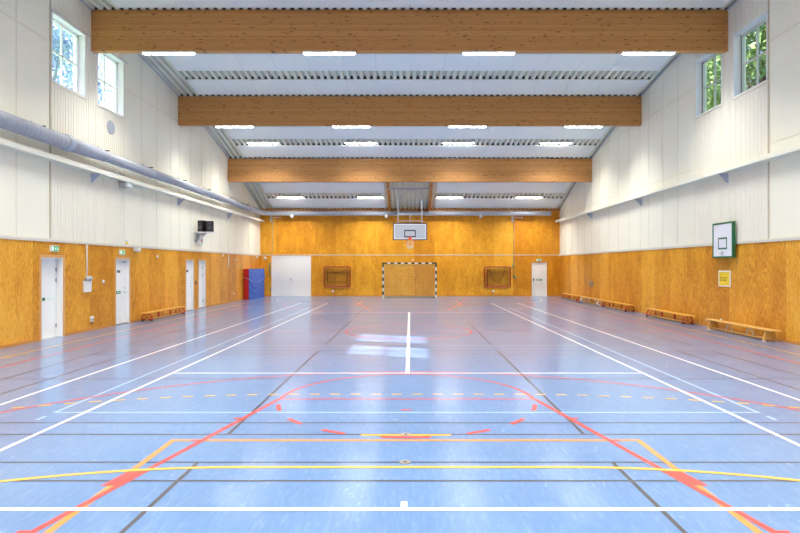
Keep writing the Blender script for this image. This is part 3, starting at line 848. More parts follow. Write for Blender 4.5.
m = MB(); m.box(x0+.28, x0+.64, YB+.036, YB+.04, .97, 1.08); m.box(x0+.33, x0+.36, YB+.034, YB+.036, .98, 1.07, 1); m.box(x0+.42, x0+.56, YB+.034, YB+.036, 1.015, 1.035, 1)
tag(m.build('door_sticker', [M['signgreen'], M['exitwhite']], leaf), 'green exit sticker')
MB().box(x0+.04, x1-.04, YB+.001, YB+.14, 0, .012).build('threshold', M['greymetal'], e)

# ------------------------------------------------------------------ handball goal
gy = 32.3; gx = CX
g = empty('handball_goal', (gx, gy, 0), 'handball goal with black and white banded frame against the far wall', 'handball goal')
m = MB(); nb = 15
W2 = 1.58
def post(m, x):
    k = 0; z = 2.0
    m.bbox(x-.04, x+.04, gy, gy+.08, 2.0, 2.08, .006, 0)
    z = 2.0; c = 1; tot = 2.0; n = 10; hh = tot/n
    seq = [0, 1]*5
    cur = 2.0
    # corner is black 28 cm, then alternating 20 cm
    m.bbox(x-.04, x+.04, gy, gy+.08, 1.80, 2.0, .006, 0); cur = 1.8; c = 1
    while cur > .05:
        nx = max(0, cur-.2); m.bbox(x-.04, x+.04, gy, gy+.08, nx, cur, .004, c); cur = nx; c = 1-c
m1 = MB(); post(m1, gx-W2+.04); m1.build('goal_post', [M['black'], M['white']], g)
m1 = MB(); post(m1, gx+W2-.04); m1.build('goal_post', [M['black'], M['white']], g)
m1 = MB(); x = gx-W2+.08; m1.bbox(x, x+.2, gy, gy+.08, 2.0, 2.08, .004, 0); x += .2; c = 1
xe = gx+W2-.28
k = round((xe-x)/.2); st = (xe-x)/k if k else .2
for i in range(k): m1.bbox(x, x+st, gy, gy+.08, 2.0, 2.08, .004, c); x += st; c = 1-c
m1.bbox(x, gx+W2-.08, gy, gy+.08, 2.0, 2.08, .004, 0); m1.build('crossbar', [M['black'], M['white']], g)
m1 = MB()
for s_ in (-1, 1):
    x = gx+s_*(W2-.05)
    m1.tube([(x, gy+.08, 2.03), (x, gy+.75, 2.0), (x, gy+1.0, .02)], .02, 8)
    m1.tube([(x, gy+.08, .02), (x, gy+1.0, .02)], .02, 8)
m1.tube([(gx-W2+.05, gy+1.0, .02), (gx+W2-.05, gy+1.0, .02)], .02, 8)
m1.build('rear_frame', M['greymetal'], g)
m1 = MB(); r_ = .0045
def netp(u, v):   # back net, hangs in a shallow curve
    x = gx-1.5+3.0*u; z = 1.97*(1-v)+.03
    y = gy+.72+.22*v + .10*math.sin(PI*v)*math.sin(PI*u)
    if v == 0: z -= 0.05*math.sin(PI*u)
    return (x, y, z)
for i in range(0, 31): m1.tube([netp(i/30, v/8) for v in range(9)], r_, 3, caps=False)
for j in range(0, 21): m1.tube([netp(u/10, j/20) for u in range(11)], r_, 3, caps=False)
for i in range(0, 31): m1.tube([(gx-1.5+.1*i, gy+.06, 1.99), netp(i/30, 0)], r_, 3, caps=False)
for s_ in (0, 1):
    for j in range(0, 21): m1.tube([(gx-1.5+3*s_, gy+.06, 2.0-1.97*j/20), netp(s_, j/20)], r_, 3, caps=False)
m1.build('goal_net', M['goalnet'], g)
m1 = MB(); m1.tube([(gx-1.5, gy+.05, .04), (gx-1.49, gy+.5, .03), (gx-1.45, gy+.96, .03), (gx+1.45, gy+.96, .03), (gx+1.49, gy+.5, .03), (gx+1.5, gy+.05, .04)], .012, 6)
m1.tube([(gx-1.5, gy+.05, 1.95), (gx-.8, gy+.05, 1.93), (gx, gy+.05, 1.92), (gx+.8, gy+.05, 1.93), (gx+1.5, gy+.05, 1.95)], .008, 6)
m1.build('net_rope', M['greenrope'], g)

# ------------------------------------------------------------------ small floorball goals hung on the far wall
def wall_goal(cx, s_, label):
    z0, z1 = .60, 1.82; hw = .80
    e = empty('floorball_goal', (cx, YB, z0), label, 'floorball goal', 'red floorball goals hung on the far wall')
    yf = YB-.16; yr = YB-.06
    m = MB(); R = .08
    pts = []
    for (qx, qz, a0) in ((hw, z1, 0), (-hw, z1, 90), (-hw, z0, 180), (hw, z0, 270)):
        for i in range(5):
            a = math.radians(a0+90*i/4); ox = qx-math.copysign(R, qx); oz = qz-R if qz == z1 else qz+R
            pts.append((cx+ox+R*math.cos(a), yf, oz+R*math.sin(a)))
    m.tube(pts, .03, 8, closed=True)
    for sx in (-1, 1): m.tube([(cx+sx*hw, yf, z1-.1), (cx+sx*hw, YB-.01, z1-.1)], .02, 8); m.tube([(cx+sx*hw, yf, z0+.1), (cx+sx*hw, YB-.01, z0+.1)], .02, 8)
    m.build('goal_frame', M['darkred'], e)
    m = MB()
    xi = cx-s_*(hw-.2)
    m.tube([(xi, YB-.07, z0+.02), (xi, YB-.07, z1-.04)], .018, 8)
    m.tube([(cx-s_*hw, YB-.05, z0+.02), (cx+s_*hw, YB-.05, z0+.02)], .018, 8)
    m.build('rear_bar', M['darkred'], e)
    m = MB(); r2 = .0034; N = 22
    for i in range(N+1):
        x = cx-hw+.02+(2*hw-.04)*i/N; m.tube([(x, yr, z0+.02), (x, yr-.03, (z0+z1)/2), (x, yr, z1-.02)], r2, 3, caps=False)
    for j in range(20):
        z = z0+.02+(z1-z0-.04)*j/19; m.tube([(cx-hw+.02, yr, z), (cx+hw-.02, yr, z)], r2, 3, caps=False)
    # sagging net edge
    if s_ > 0:
        arc = [(cx-.52+1.02*i/16, yr-.05, z1-.03-.92*math.sin(PI*i/16)**.7) for i in range(17)]
        m.tube(arc, .014, 6)
        for k in range(1, 12):
            i = k/12; zz = z1-.03-.92*math.sin(PI*i)**.7; m.tube([(cx-.52+1.02*i, yr-.045, z1-.03), (cx-.52+1.02*i, yr-.045, zz)], r2, 3, caps=False)
        for k in range(1, 9):
            f = k/9.5; a = math.asin(min(1, f**(1/.7)))/PI
            m.tube([(cx-.52+1.02*a, yr-.045, z1-.03-.92*f), (cx-.52+1.02*(1-a), yr-.045, z1-.03-.92*f)], r2, 3, caps=False)
    else:
        arc = [(cx-.6+1.2*i/16, yr-.05, z1-.1-.26*math.sin(PI*i/16)) for i in range(17)]; m.tube(arc, .010, 6)
        m.tube([(cx-.62, yr-.04, z1-.12), (cx-.6, yr-.04, z0+.3)], .012, 6); m.tube([(cx-.6, yr-.04, z0+.3), (cx+.62, yr-.04, z0+.28)], .010, 6)
        arc = [(cx-.45+.9*i/16, yr-.03, z0-.02-.36*math.sin(PI*i/16)) for i in range(17)]; m.tube(arc, .008, 6)
        for k in range(1, 12):
            i = k/12; zz = z0-.36*math.sin(PI*i); m.tube([(cx-.45+.9*i, yr-.03, z0), (cx-.45+.9*i, yr-.03, zz)], .003, 3, caps=False)
    m.build('goal_net', M['netblack'], e)
wall_goal(-4.5, -1, 'red framed floorball goal on the far wall, beside the double door')
wall_goal(5.35, 1, 'red framed floorball goal on the far wall, its net sagging, towards the single door')

# ------------------------------------------------------------------ basketball hoop hung from the roof
bx, byy = -.02, 28.95
e = empty('basketball_backboard', (bx, byy, 4.1), 'grey basketball backboard with orange ring hanging from the roof', 'basketball backboard')
bw = .885; zb, zt = 3.22, 4.11
m = MB(); m.bbox(bx-bw+.03, bx+bw-.03, byy, byy+.03, zb+.03, zt-.03, .003); bd = m.build('board', M['bgrey'], e)
m = MB(); f_ = .045
for a in ((bx-bw, bx+bw, zt-f_, zt), (bx-bw, bx+bw, zb, zb+f_), (bx-bw, bx-bw+f_, zb+f_, zt-f_), (bx+bw-f_, bx+bw, zb+f_, zt-f_)): m.bbox(a[0], a[1], byy-.015, byy+.04, a[2], a[3], .004)
m.build('board_border', M['navy'], e)
def rectline(m, x0, x1, z0, z1, t, d, mi=0):
    for a in ((x0, x1, z1-t, z1), (x0, x1, z0, z0+t), (x0, x0+t, z0+t, z1-t), (x1-t, x1, z0+t, z1-t)): m.box(a[0], a[1], byy-d, byy-d+.002, a[2], a[3], mi)
m = MB(); rectline(m, bx-bw+.05, bx+bw-.05, zb+.05, zt-.05, .04, .003); rectline(m, bx-.24, bx+.24, zb+.19, zb+.52, .025, .005); m.build('board_white_marking', M['white'], bd)
m = MB(); rectline(m, bx-.30, bx+.30, zb+.15, zb+.53, .06, .007); m.build('target_square', M['navy'], bd)
tl = math.radians(40); ca_, sa_ = math.cos(tl), math.sin(tl)
ay, az = byy-.05, 3.29
def ringp(a, dy=0, rr=.225):
    v = .28 - rr*math.cos(a)
    return (bx+rr*math.sin(a), ay-v*ca_, az-v*sa_)
m = MB(); m.tube([ringp(a*PI/12) for a in range(24)], .013, 8, closed=True)
m.bbox(bx-.08, bx+.08, byy-.1, byy-.01, 3.22, 3.38, .01)
m.tube([(bx-.05, byy-.06, 3.28), ringp(-.35)], .011, 6); m.tube([(bx+.05, byy-.06, 3.28), ringp(.35)], .011, 6)
rg = m.build('ring', M['orange'], e)
m = MB(); nn = 12
for k in range(nn):
    for d in (-1, 1):
        pts = []
        for j in range(7):
            a = 2*PI*(k+d*j*.5)/nn; f = j/6; p0 = Vector(ringp(a)); cc = Vector((bx, ay-.28*ca_, az-.28*sa_))
            q = Vector((cc.x+(p0.x-cc.x)*.5, cc.y+(p0.y-cc.y)*.5, 2.76)); pts.append(p0.lerp(q, f))
        m.tube(pts, .006, 4, caps=False)
m.build('net', M['net'], rg)
# hanging frame
m = MB(); r_ = .028
xl, xr = bx-.62, bx+.62
for x in (xl, xr):
    m.tube([(x, byy+.07, 3.5), (x, byy+.07, 4.4), (x, byy+.35, 5.9), (x, byy+.45, 6.02)], r_, 8)
    m.tube([(x, byy+.07, 4.3), (x, byy+1.3, 6.05)], .016, 8)
m.tube([(xl, byy+.12, 4.58), (xr, byy+.12, 4.58)], .026, 8); m.tube([(xl, byy+.07, 4.22), (xr, byy+.07, 4.22)], .02, 8)
m.tube([(bx, byy+.07, 4.0), (bx, byy+.12, 4.58)], .018, 8)
m.tube([(xl, byy+.3, 5.4), (bx, byy+.4, 5.92), (xr, byy+.3, 5.4)], .022, 8)
m.tube([(bx-.85, byy+.45, 5.94), (bx+.85, byy+.45, 5.94)], .03, 8)
m.tube([(-1.24, byy+1.45, 6.08), (1.14, byy+1.45, 6.08)], .045, 10)
m.tube([(-1.2, byy+1.45, 6.08), (-.85, byy+.45, 5.94)], .02, 8); m.tube([(1.1, byy+1.45, 6.08), (.82, byy+.45, 5.94)], .02, 8)
for x in (xl, xr): m.tube([(x, byy+.45, 5.98), (x, byy+1.45, 6.08)], .022, 8)
m.build('hanging_frame', M['greymetal'], e)

# ------------------------------------------------------------------ practice backboard on the right wall
e = empty('practice_backboard', (WR, 16.2, 2.1), 'white square practice backboard with green border on the right wall', 'backboard')
xo = WR-.14; y0, y1, z0, z1 = 15.68, 16.73, 2.11, 3.14
m = MB(); m.bbox(xo, xo+.03, y0+.02, y1-.02, z0+.02, z1-.02, .003)
bd = m.build('board', M['bwhite'], e)
m = MB(); f_ = .05
for a in ((y0, y1, z1-f_, z1), (y0, y1, z0, z0+f_), (y0, y0+f_, z0+f_, z1-f_), (y1-f_, y1, z0+f_, z1-f_)): m.bbox(xo-.012, xo+.07, a[0], a[1], a[2], a[3], .004)
m.build('board_border', M['green'], e)
m = MB()
ym = (y0+y1)/2+.0
for a in ((ym-.23, ym+.23, 2.66, 2.705), (ym-.23, ym+.23, 2.36, 2.405), (ym-.23, ym-.19, 2.405, 2.66), (ym+.19, ym+.23, 2.405, 2.66)): m.box(xo-.004, xo-.0005, a[0], a[1], a[2], a[3])
m.build('target_square', M['green'], bd)
m = MB(); m.box(xo-.01, xo, ym-.05, ym+.05, 2.18, 2.30); m.tube([(xo-.01, ym-.03, 2.27), (xo-.06, ym-.03, 2.27), (xo-.06, ym-.03, 2.2)], .006, 6); m.tube([(xo-.01, ym+.03, 2.27), (xo-.06, ym+.03, 2.27), (xo-.06, ym+.03, 2.2)], .006, 6); m.build('ring_bracket', M['greymetal'], e)
m = MB()
for yy in (y0+.2, y1-.2): m.box(xo+.03, WR, yy-.02, yy+.02, z0+.15, z1-.15)
m.build('wall_mount', M['darkgrey'], e)

# yellow notice
e = empty('notice_sign', (WR, 16.25, 1.28), 'yellow notice in a white frame below the practice backboard', 'notice')
y0, y1, z0, z1 = 16.02, 16.64, 1.27, 1.74
m = MB(); m.bbox(WR-.02, WR, y0, y1, z0, z1, .003); m.build('notice_frame', M['white'], e)
m = MB(); m.box(WR-.023, WR-.02, y0+.045, y1-.045, z0+.04, z1-.04); m.build('notice_sheet', M['yellow'], e)
def word(m, yc, z, h, letters):
    # rows of small dark letter strokes, read from +Y to -Y (as seen from inside the hall)
    y = yc
    for wd in letters:
        if wd == ' ': y -= h*.6; continue
        a = WR-.0245; w_ = h*.5; t = h*.16
        def st(u0, u1, v0, v1): m.box(a, a+.0014, y-u0*w_, y-u1*w_, z+v0*h, z+v1*h)
        if wd in 'lidhbtk': st(0, .22, 0, 1.2)
        if wd in 'aoecgsdbnmhurv': st(0, .22, 0, .8)
        if wd in 'aonhmudb': st(.78, 1, 0, .8)
        if wd in 'aoecsgnmhpd': st(0, 1, .66, .8)
        if wd in 'aoecsgub': st(0, 1, 0, .14)
        if wd in 'aes': st(0, 1, .34, .46)
        if wd in 'pg': st(.0, .22, -.4, .8)
        y -= h*.68
m = MB(); word(m, y1-.06, 1.62, .038, 'oss'); word(m, y1-.06, 1.51, .04, 'tidned eneo een'); word(m, y1-.06, 1.44, .04, 'skoun rosnedga')
m.build('notice_text', M['darkgrey'], e)

# ------------------------------------------------------------------ small hardware on the right wall far end
e = empty('wall_crank', (WR, 28.6, .85), 'small grey crank hardware on the right wall above the benches', 'wall hardware')
m = MB(); m.bbox(WR-.05, WR, 28.05, 28.5, .95, 1.1, .01); m.build('base_plate', M['crank'], e)
m = MB(); m.tube([(WR-.05, 28.45, 1.05), (WR-.12, 28.6, 1.12), (WR-.12, 28.75, 1.22)], .02, 8); m.tube([(WR-.05, 28.0, .98), (WR-.12, 27.95, .85), (WR-.12, 27.9, .76)], .022, 8); m.tube([(WR-.08, 28.3, .98), (WR-.1, 28.35, .8)], .018, 8); m.build('crank_handle', M['crank'], e)

# ------------------------------------------------------------------ benches
def bench(kind):
    r = empty('gym_bench', (0,0,0)); Lh = 1.62 if kind == 'red' else 1.55
    H = .30
    m = MB(); m.bbox(-.125, .125, -Lh, Lh, H-.035, H, .008); m.build('seat_plank', M['benchyellow'] if kind == 'red' else M['benchwood'], r)
    m = MB(); m.bbox(-.035, .035, -Lh+.2, Lh-.2, .03, .075, .008); m.build('balance_rail', M['benchwood'], r)
    leg = {'red': M['red'], 'white': M['white'], 'wood': M['benchwood']}[kind]
    for s_ in (-1, 1):
        y = s_*(Lh-.27)
        if kind in ('red', 'white'):
            m = MB(); R = .012
            pts = [(-.09, y, H-.04), (-.175, y, .12), (-.175, y, .075), (-.15, y, .055), (.15, y, .055), (.175, y, .075), (.175, y, .12), (.09, y, H-.04)]
            m.tube(pts, .02, 8, closed=True)
            m.tube([(0, y-s_*.0, .06), (0, y-s_*.0, H-.04)], .012, 6)
            lf = m.build('leg_frame', leg, r)
            m = MB()
            for sx in (-1, 1): m.bbox(sx*.16-.025, sx*.16+.025, y-.025, y+.025, 0, .042, .006)
            m.build('rubber_foot', M['rubber'], lf)
            m = MB(); m.tube([(0, y-s_*.02, H-.04), (0, y-s_*.26, .08)], .011, 6); m.tube([(-.1, y, H-.04), (-.1, y-s_*.18, .06), (-.1, y, .06)], .011, 6); m.tube([(.1, y, H-.04), (.1, y-s_*.18, .06), (.1, y, .06)], .011, 6); m.build('brace', leg, r)
        else:
            m = MB(); m.prism([(-.17, .02), (-.11, .02), (-.09, .05), (.09, .05), (.11, .02), (.17, .02), (.105, H-.035), (-.105, H-.035)], 'y', y-.02, y+.02)
            lf = m.build('leg_panel', leg, r)
            m = MB()
            for sx in (-1, 1): m.bbox(sx*.14-.03, sx*.14+.03, y-.026, y+.026, 0, .022, .004)
            m.build('rubber_foot', M['white'], lf)
    for y in (-.48, .48):
        m = MB()
        if kind == 'red': m.bbox(-.02, .02, y-.03, y+.03, .075, H-.035, .004)
        else:
            m.tube([(0, y-.03, H-.035), (0, y-.16, .072)], .016, 8); m.tube([(0, y+.03, H-.035), (0, y+.16, .072)], .016, 8)
        m.build('middle_post', M['white'] if kind == 'wood' else leg, r)
    m = MB(); m.box(-.05, .05, Lh-.005, Lh+.03, H-.06, H-.035); m.tube([(-.04, Lh+.03, H-.05), (-.04, Lh+.06, H-.07)], .01, 6); m.tube([(.04, Lh+.03, H-.05), (.04, Lh+.06, H-.07)], .01, 6); m.build('hook', M['white'] if kind == 'wood' else M['steel'], r)
    return r
b0 = bench('red'); b0.location = (-8.95, 20.28, 0)
tag(b0, 'long gym bench with red metal legs against the left wall', 'bench', 'gym benches along the walls')
for y, lb in ((19.3, 'red legged gym bench on the right wall, alone beyond the wooden legged one'),
              (24.05, 'gym bench with red metal legs on the right wall, nearest of the row of three'),
              (30.75, 'gym bench with red metal legs on the right wall, farthest one by the corner')):
    c = copy_tree(b0); c.location = (8.93, y, 0); tag(c, lb, 'bench', 'gym benches along the walls')
b1 = bench('white'); b1.location = (8.93, 27.4, 0); tag(b1, 'gym bench with white legs on the right wall between two red legged benches', 'bench', 'gym benches along the walls')
b2 = bench('wood'); b2.location = (8.93, 15.13, 0); tag(b2, 'pale wooden gym bench with wooden ends and white braces, nearest on the right', 'bench', 'gym benches along the walls')
m = MB(); m.sphere((8.98, 16.1, .325), .03, 10, 8, 0, (1, 1.3, .9))
tag(m.build('paper_ball', M['white']), 'tiny white crumpled thing on the far end of the wooden bench', 'litter')

# ------------------------------------------------------------------ crash mat
e = empty('crash_mat', (-9.1, 32.5, 0), 'big blue crash mat with red end standing in the left corner', 'crash mat')
y0, y1 = 30.85, 34.05; x0, x1 = WL+.025, -8.93; H = 1.72
m = MB(); N = 44; K = 30; vs = []; fs = []
def bulge(u, v):
    d = .035*math.sin(PI*u)*math.sin(PI*v)
    # hanging cover folds in U shapes
    rr = math.hypot((u-.42)*1.25, (v-1.0)*.95)
    if v < .78: d += .035*math.sin(rr*34)*max(0, math.sin(PI*min(1, max(0, (rr-.28)/.75))))*(1-u*.3)
    return d
for j in range(K+1):
    for i in range(N+1):
        u, v = i/N, j/K; vs.append((x1+bulge(u, v)-.0, y0+(y1-y0)*u, .01+(H-.01)*v))
for j in range(K):
    for i in range(N): fs.append((j*(N+1)+i, j*(N+1)+i+1, (j+1)*(N+1)+i+1, (j+1)*(N+1)+i))
m.add(vs, fs, 0, True); m.box(x1-.02, x1-.001, y0, y1, .005, H)
m.build('front_cover', M['bluevinyl'], e)
m = MB(); m.bbox(x0, x1-.02, y0, y1, .005, H-.004, .02); m.build('mat_body', M['redvinyl'], e)
m = MB(); pts = [(x0+.02, y0-.015, 1.24), (x1+.0, y0-.02, 1.14)]
for i in range(0, 13): pts.append((x1+.075, y0+.02+(y1-y0-.05)*i/12, 1.12-.27*math.sin(PI*(i+.4)/12.8)*1.0+.20*i/12))
m.tube(pts, .014, 6)
m.build('rope', M['rope'], e)

# ------------------------------------------------------------------ speakers on a shelf
e = empty('speaker_shelf', (WL, 24, 3.3), 'white wall shelf carrying two speakers on the left wall', 'shelf')
m = MB(); m.bbox(WL+.012, WL+.80, 23.72, 24.28, 3.30, 3.335, .005); m.build('shelf_board', M['white'], e)
m = MB(); m.prism([(WL+.012, 3.30), (WL+.45, 3.30), (WL+.05, 2.98), (WL+.012, 2.98)], 'y', 24.11, 24.125); m.prism([(WL+.012, 3.30), (WL+.45, 3.30), (WL+.05, 2.98), (WL+.012, 2.98)], 'y', 24.2, 24.215); m.build('shelf_bracket', M['trimgrey'], e)
m = MB(); m.bbox(WL+.0, WL+.04, 24.1, 24.22, 2.85, 3.3, .005)
m.build('wall_rail', M['cream'], e)
def speaker(cx, cy, w, d, h, rot, label):
    e = empty('loudspeaker', (cx, cy, 3.335), label, 'speaker'); e.rotation_euler = (0, 0, 0)
    ca, sa = math.cos(rot), math.sin(rot)
    def tr(m):
        m.v = [(cx+(x*ca-y*sa), cy+(x*sa+y*ca), z) for x, y, z in m.v]; return m
    m = MB(); m.bbox(-w/2, w/2, -d/2, d/2, 3.335, 3.335+h, .02); cb = tr(m).build('cabinet', M['black'], e)
    m = MB(); m.bbox(-w/2+.02, w/2-.02, -d/2-.014, -d/2, 3.355, 3.335+h-.02, .006); tr(m).build('grille', M['black2'], e)
    m = MB(); z = 3.335+h*.36
    m.tube([(0, -d/2-.012, z), (0, -d/2-.02, z)], min(w, h)*.30, 20); m.tube([(0, -d/2-.012, 3.335+h*.76), (0, -d/2-.02, 3.335+h*.76)], min(w, h)*.16, 16)
    tr(m).build('speaker_cone', M['darkgrey'], cb)
speaker(-8.98, 24.02, .26, .30, .50, math.radians(-20), 'black speaker on the wall shelf, the slimmer one next to the wall')
speaker(-8.63, 23.98, .30, .28, .47, math.radians(14), 'black speaker on the wall shelf, the wider one at its outer edge')
e = empty('alarm_device', (WL+.1, 24.0, 2.95), 'white oblong device with pale red centre hanging below the speaker shelf', 'alarm device')
m = MB(); m.tube([(-8.98, 23.9, 2.97), (-8.98, 23.85, 2.97)], .05, 10)
vs = []; 
m = MB(); m.sphere((-8.99, 23.95, 2.96), .25, 18, 12, 0, (.36, .3, 1)); m.build('body', M['white'], e)
m = MB(); m.sphere((-8.96, 23.90, 2.96), .1, 12, 8, 0, (.5, .3, .9)); m.build('red_centre', mat('pale_red', srgb(225, 170, 158), .5), e)
m = MB(); m.tube([(WL, 23.97, 2.95), (-9.05, 23.97, 2.95)], .03, 8); m.sphere((-9.03, 23.97, 2.95), .245, 18, 12, 0, (.36, .28, 1)); m.build('rear_shell', M['greypaint'], e)

# ------------------------------------------------------------------ little wall fittings
def conduit(y, z0, z1, label, r=.018):
    m = MB(); m.tube([(WL+.022, y, z0), (WL+.022, y, z1)], r, 8)
    for z in (z0+.08, z1-.08): m.box(WL, WL+.03, y-.03, y+.03, z-.012, z+.012)
    return tag(m.build('wall_conduit', M['white']), label, 'cable conduit')
conduit(15.92, 1.55, 2.5, 'white cable conduit running down to the white wall box by the first door')
m = MB(); m.tube([(WL+.03, 28.3, ZW+.05), (WL+.03, 28.3, 4.27)], .018, 8); tag(m.build('wall_conduit', M['cream']), 'cream conduit on the white wall between ledge and panelling right of the speakers', 'cable conduit')
conduit(28.35, 1.78, 2.45, 'short white conduit on the panelling right of the speakers')
e = empty('wall_box', (WL, 15.9, 1.3), 'white electrical box with round dial at the foot of the conduit', 'wall box')
m = MB(); m.bbox(WL, WL+.05, 15.76, 16.12, 1.13, 1.46, .006); m.build('box_body', M['white'], e)
m = MB(); m.tube([(WL+.0, 16.0, 1.52), (WL+.11, 16.0, 1.52)], [.08, .065], 14); m.bbox(WL, WL+.06, 15.84, 15.94, 1.47, 1.56, .008); m.tube([(WL+.05, 15.86, 1.5), (WL+.09, 15.86, 1.5)], .035, 12); m.build('dial', M['greymetal'], e)
def puck(x, y, z, r, axis, label, name='wall_cover', cat='junction cover', d=.03, mt='white'):
    m = MB()
    if axis == 'x': m.tube([(x, y, z), (x+d*.8, y, z), (x+d, y, z)], [r, r, r*.8], 14)
    else: m.tube([(x, y, z), (x, y-d*.8, z), (x, y-d, z)], [r, r, r*.8], 14)
    return tag(m.build(name, M[mt]), label, cat)
puck(WL, 16.8, 1.41, .055, 'x', 'small white round cap on the panelling between the first and second door')
puck(WL, 20.4, 2.22, .06, 'x', 'small white round cap high on the panelling right of the second door')
puck(WL, 27.5, 2.40, .06, 'x', 'small white cap at the top of the panelling left of the short conduit')
puck(WL, 29.6, 2.2, .06, 'x', 'small white cap high on the panelling right of the short conduit')
puck(WL, 29.2, .42, .05, 'x', 'small pale cap low on the panelling left of the crash mat')
puck(.15, YB, 2.24, .05, 'y', 'small white cap on the far wall just above the handball goal', d=.04)
puck(-8.98, YB, 2.36, .1, 'y', 'round grey white detector on the far wall in the left corner', 'detector', 'detector', .08, 'trimgrey')
puck(WL, 33.5, 2.38, .08, 'x', 'white detector at the end of the left wall near the corner', 'detector', 'detector', .06)
puck(-4.78, YB, .32, .07, 'y', 'white round socket under the left floorball goal', 'wall_socket', 'socket', .04)
puck(5.12, YB, .32, .07, 'y', 'white round socket under the right floorball goal', 'wall_socket', 'socket', .04)
e = empty('wall_socket', (WL, 16.15, .3), 'white double socket low on the panelling right of the first door', 'socket')
m = MB(); m.bbox(WL, WL+.045, 16.10, 16.24, .26, .42, .01); sp = m.build('socket_plate', M['white'], e)
m = MB(); m.bbox(WL+.045, WL+.05, 16.13, 16.21, .29, .335, .002); m.tube([(WL+.03, 16.17, .27), (WL+.03, 16.17, .2)], .012, 6); m.build('socket_inset', M['darkgrey'], sp)
e = empty('wall_light', (WL, 18.75, 2.5), 'small pale box light at the top of the panelling right of the second exit sign', 'emergency light')
m = MB(); m.bbox(WL, WL+.13, 18.6, 18.92, 2.35, 2.493, .02); m.build('light_body', M['trimgrey'], e)
m = MB(); m.bbox(WL+.13, WL+.17, 18.64, 18.82, 2.38, 2.48, .02); m.build('light_lens', M['white'], e)
m = MB(); m.box(WL+.013, WL+.016, 18.10, 18.26, 2.66, 2.74, 0); m.box(WL+.013, WL+.016, 18.10, 18.26, 2.58, 2.66, 1); m.box(WL+.013, WL+.017, 18.14, 18.22, 2.68, 2.72, 2)
tag(m.build('wall_sticker', [M['white'], M['yellow'], M['greypaint']]), 'small blue and yellow sticker on the cream wall above the second door', 'sticker')
# floodlight below the left ledge
e = empty('floodlight', (WL+.2, 17.9, 4.5), 'small grey floodlight below the left ledge', 'floodlight')
m = MB(); m.bbox(WL+.0, WL+.26, 17.68, 18.0, 4.38, 4.53, .02); m.build('housing', M['greymetal'], e)
m = MB(); m.bbox(WL+.258, WL+.285, 17.7, 17.98, 4.40, 4.51, .008); m.build('lens', M['white'], e)
# brackets with hanging cords on the far wall
for x, s_, lb in ((-8.6, 1, 'white wall bracket with hanging cord above the double door'), (6.3, 1, 'white wall bracket with hanging teal cord left of the single door')):
    e = empty('cord_bracket', (x, YB, 4.85), lb, 'wall bracket')
    m = MB(); m.box(x-.05, x+.05, YB-.02, YB, 4.6, 4.95); m.box(x-.06, x+.62, YB-.09, YB-.05, 4.84, 4.88); m.box(x+.55, x+.6, YB-.09, YB-.0, 4.82, 4.9); m.tube([(x, YB-.07, 4.86), (x+.12, YB-.05, 4.64)], .015, 6); m.build('bracket_arm', M['white'], e)
    m = MB(); m.tube([(x+.03, YB-.08, 4.8), (x+.03, YB-.04, 4.8)], .05, 12); m.tube([(x+.1, YB-.08, 4.5), (x+.1, YB-.04, 4.5)], .035, 12); m.build('pulley', M['greymetal'], e)
    m = MB(); zl = 2.6 if x < 0 else 2.1
    m.tube([(x+.04, YB-.06, 4.78), (x+.1, YB-.05, 4.4), (x+.09, YB-.05, 3.4), (x+.06, YB-.05, zl)], .014, 6); m.build('cord', M['cordgrey'], e)
    m = MB()
    if x < 0:
        xx = x-.055; zs = (2.05, 1.25)
        m.tube([(xx, YB-.05, 2.05), (xx-.02, YB-.05, 1.7), (xx, YB-.05, 1.25)], [.02, .032, .02], 8); m.tube([(xx+.02, YB-.04, .55), (xx+.02, YB-.04, .3)], [.03, .02], 8)
    else:
        m.tube([(x+.06, YB-.06, 2.1), (x+.04, YB-.06, 1.85), (x+.08, YB-.06, 1.72)], [.02, .045, .02], 8); m.tube([(x+.08, YB-.06, 1.72), (x+.09, YB-.06, 1.35)], .012, 6)
        m.tube([(x+.04, YB-.06, 1.32), (x+.1, YB-.06, 1.22), (x+.2, YB-.06, 1.08)], [.03, .06, .03], 8)
    m.build('cord_bundle', M['teal'], e)

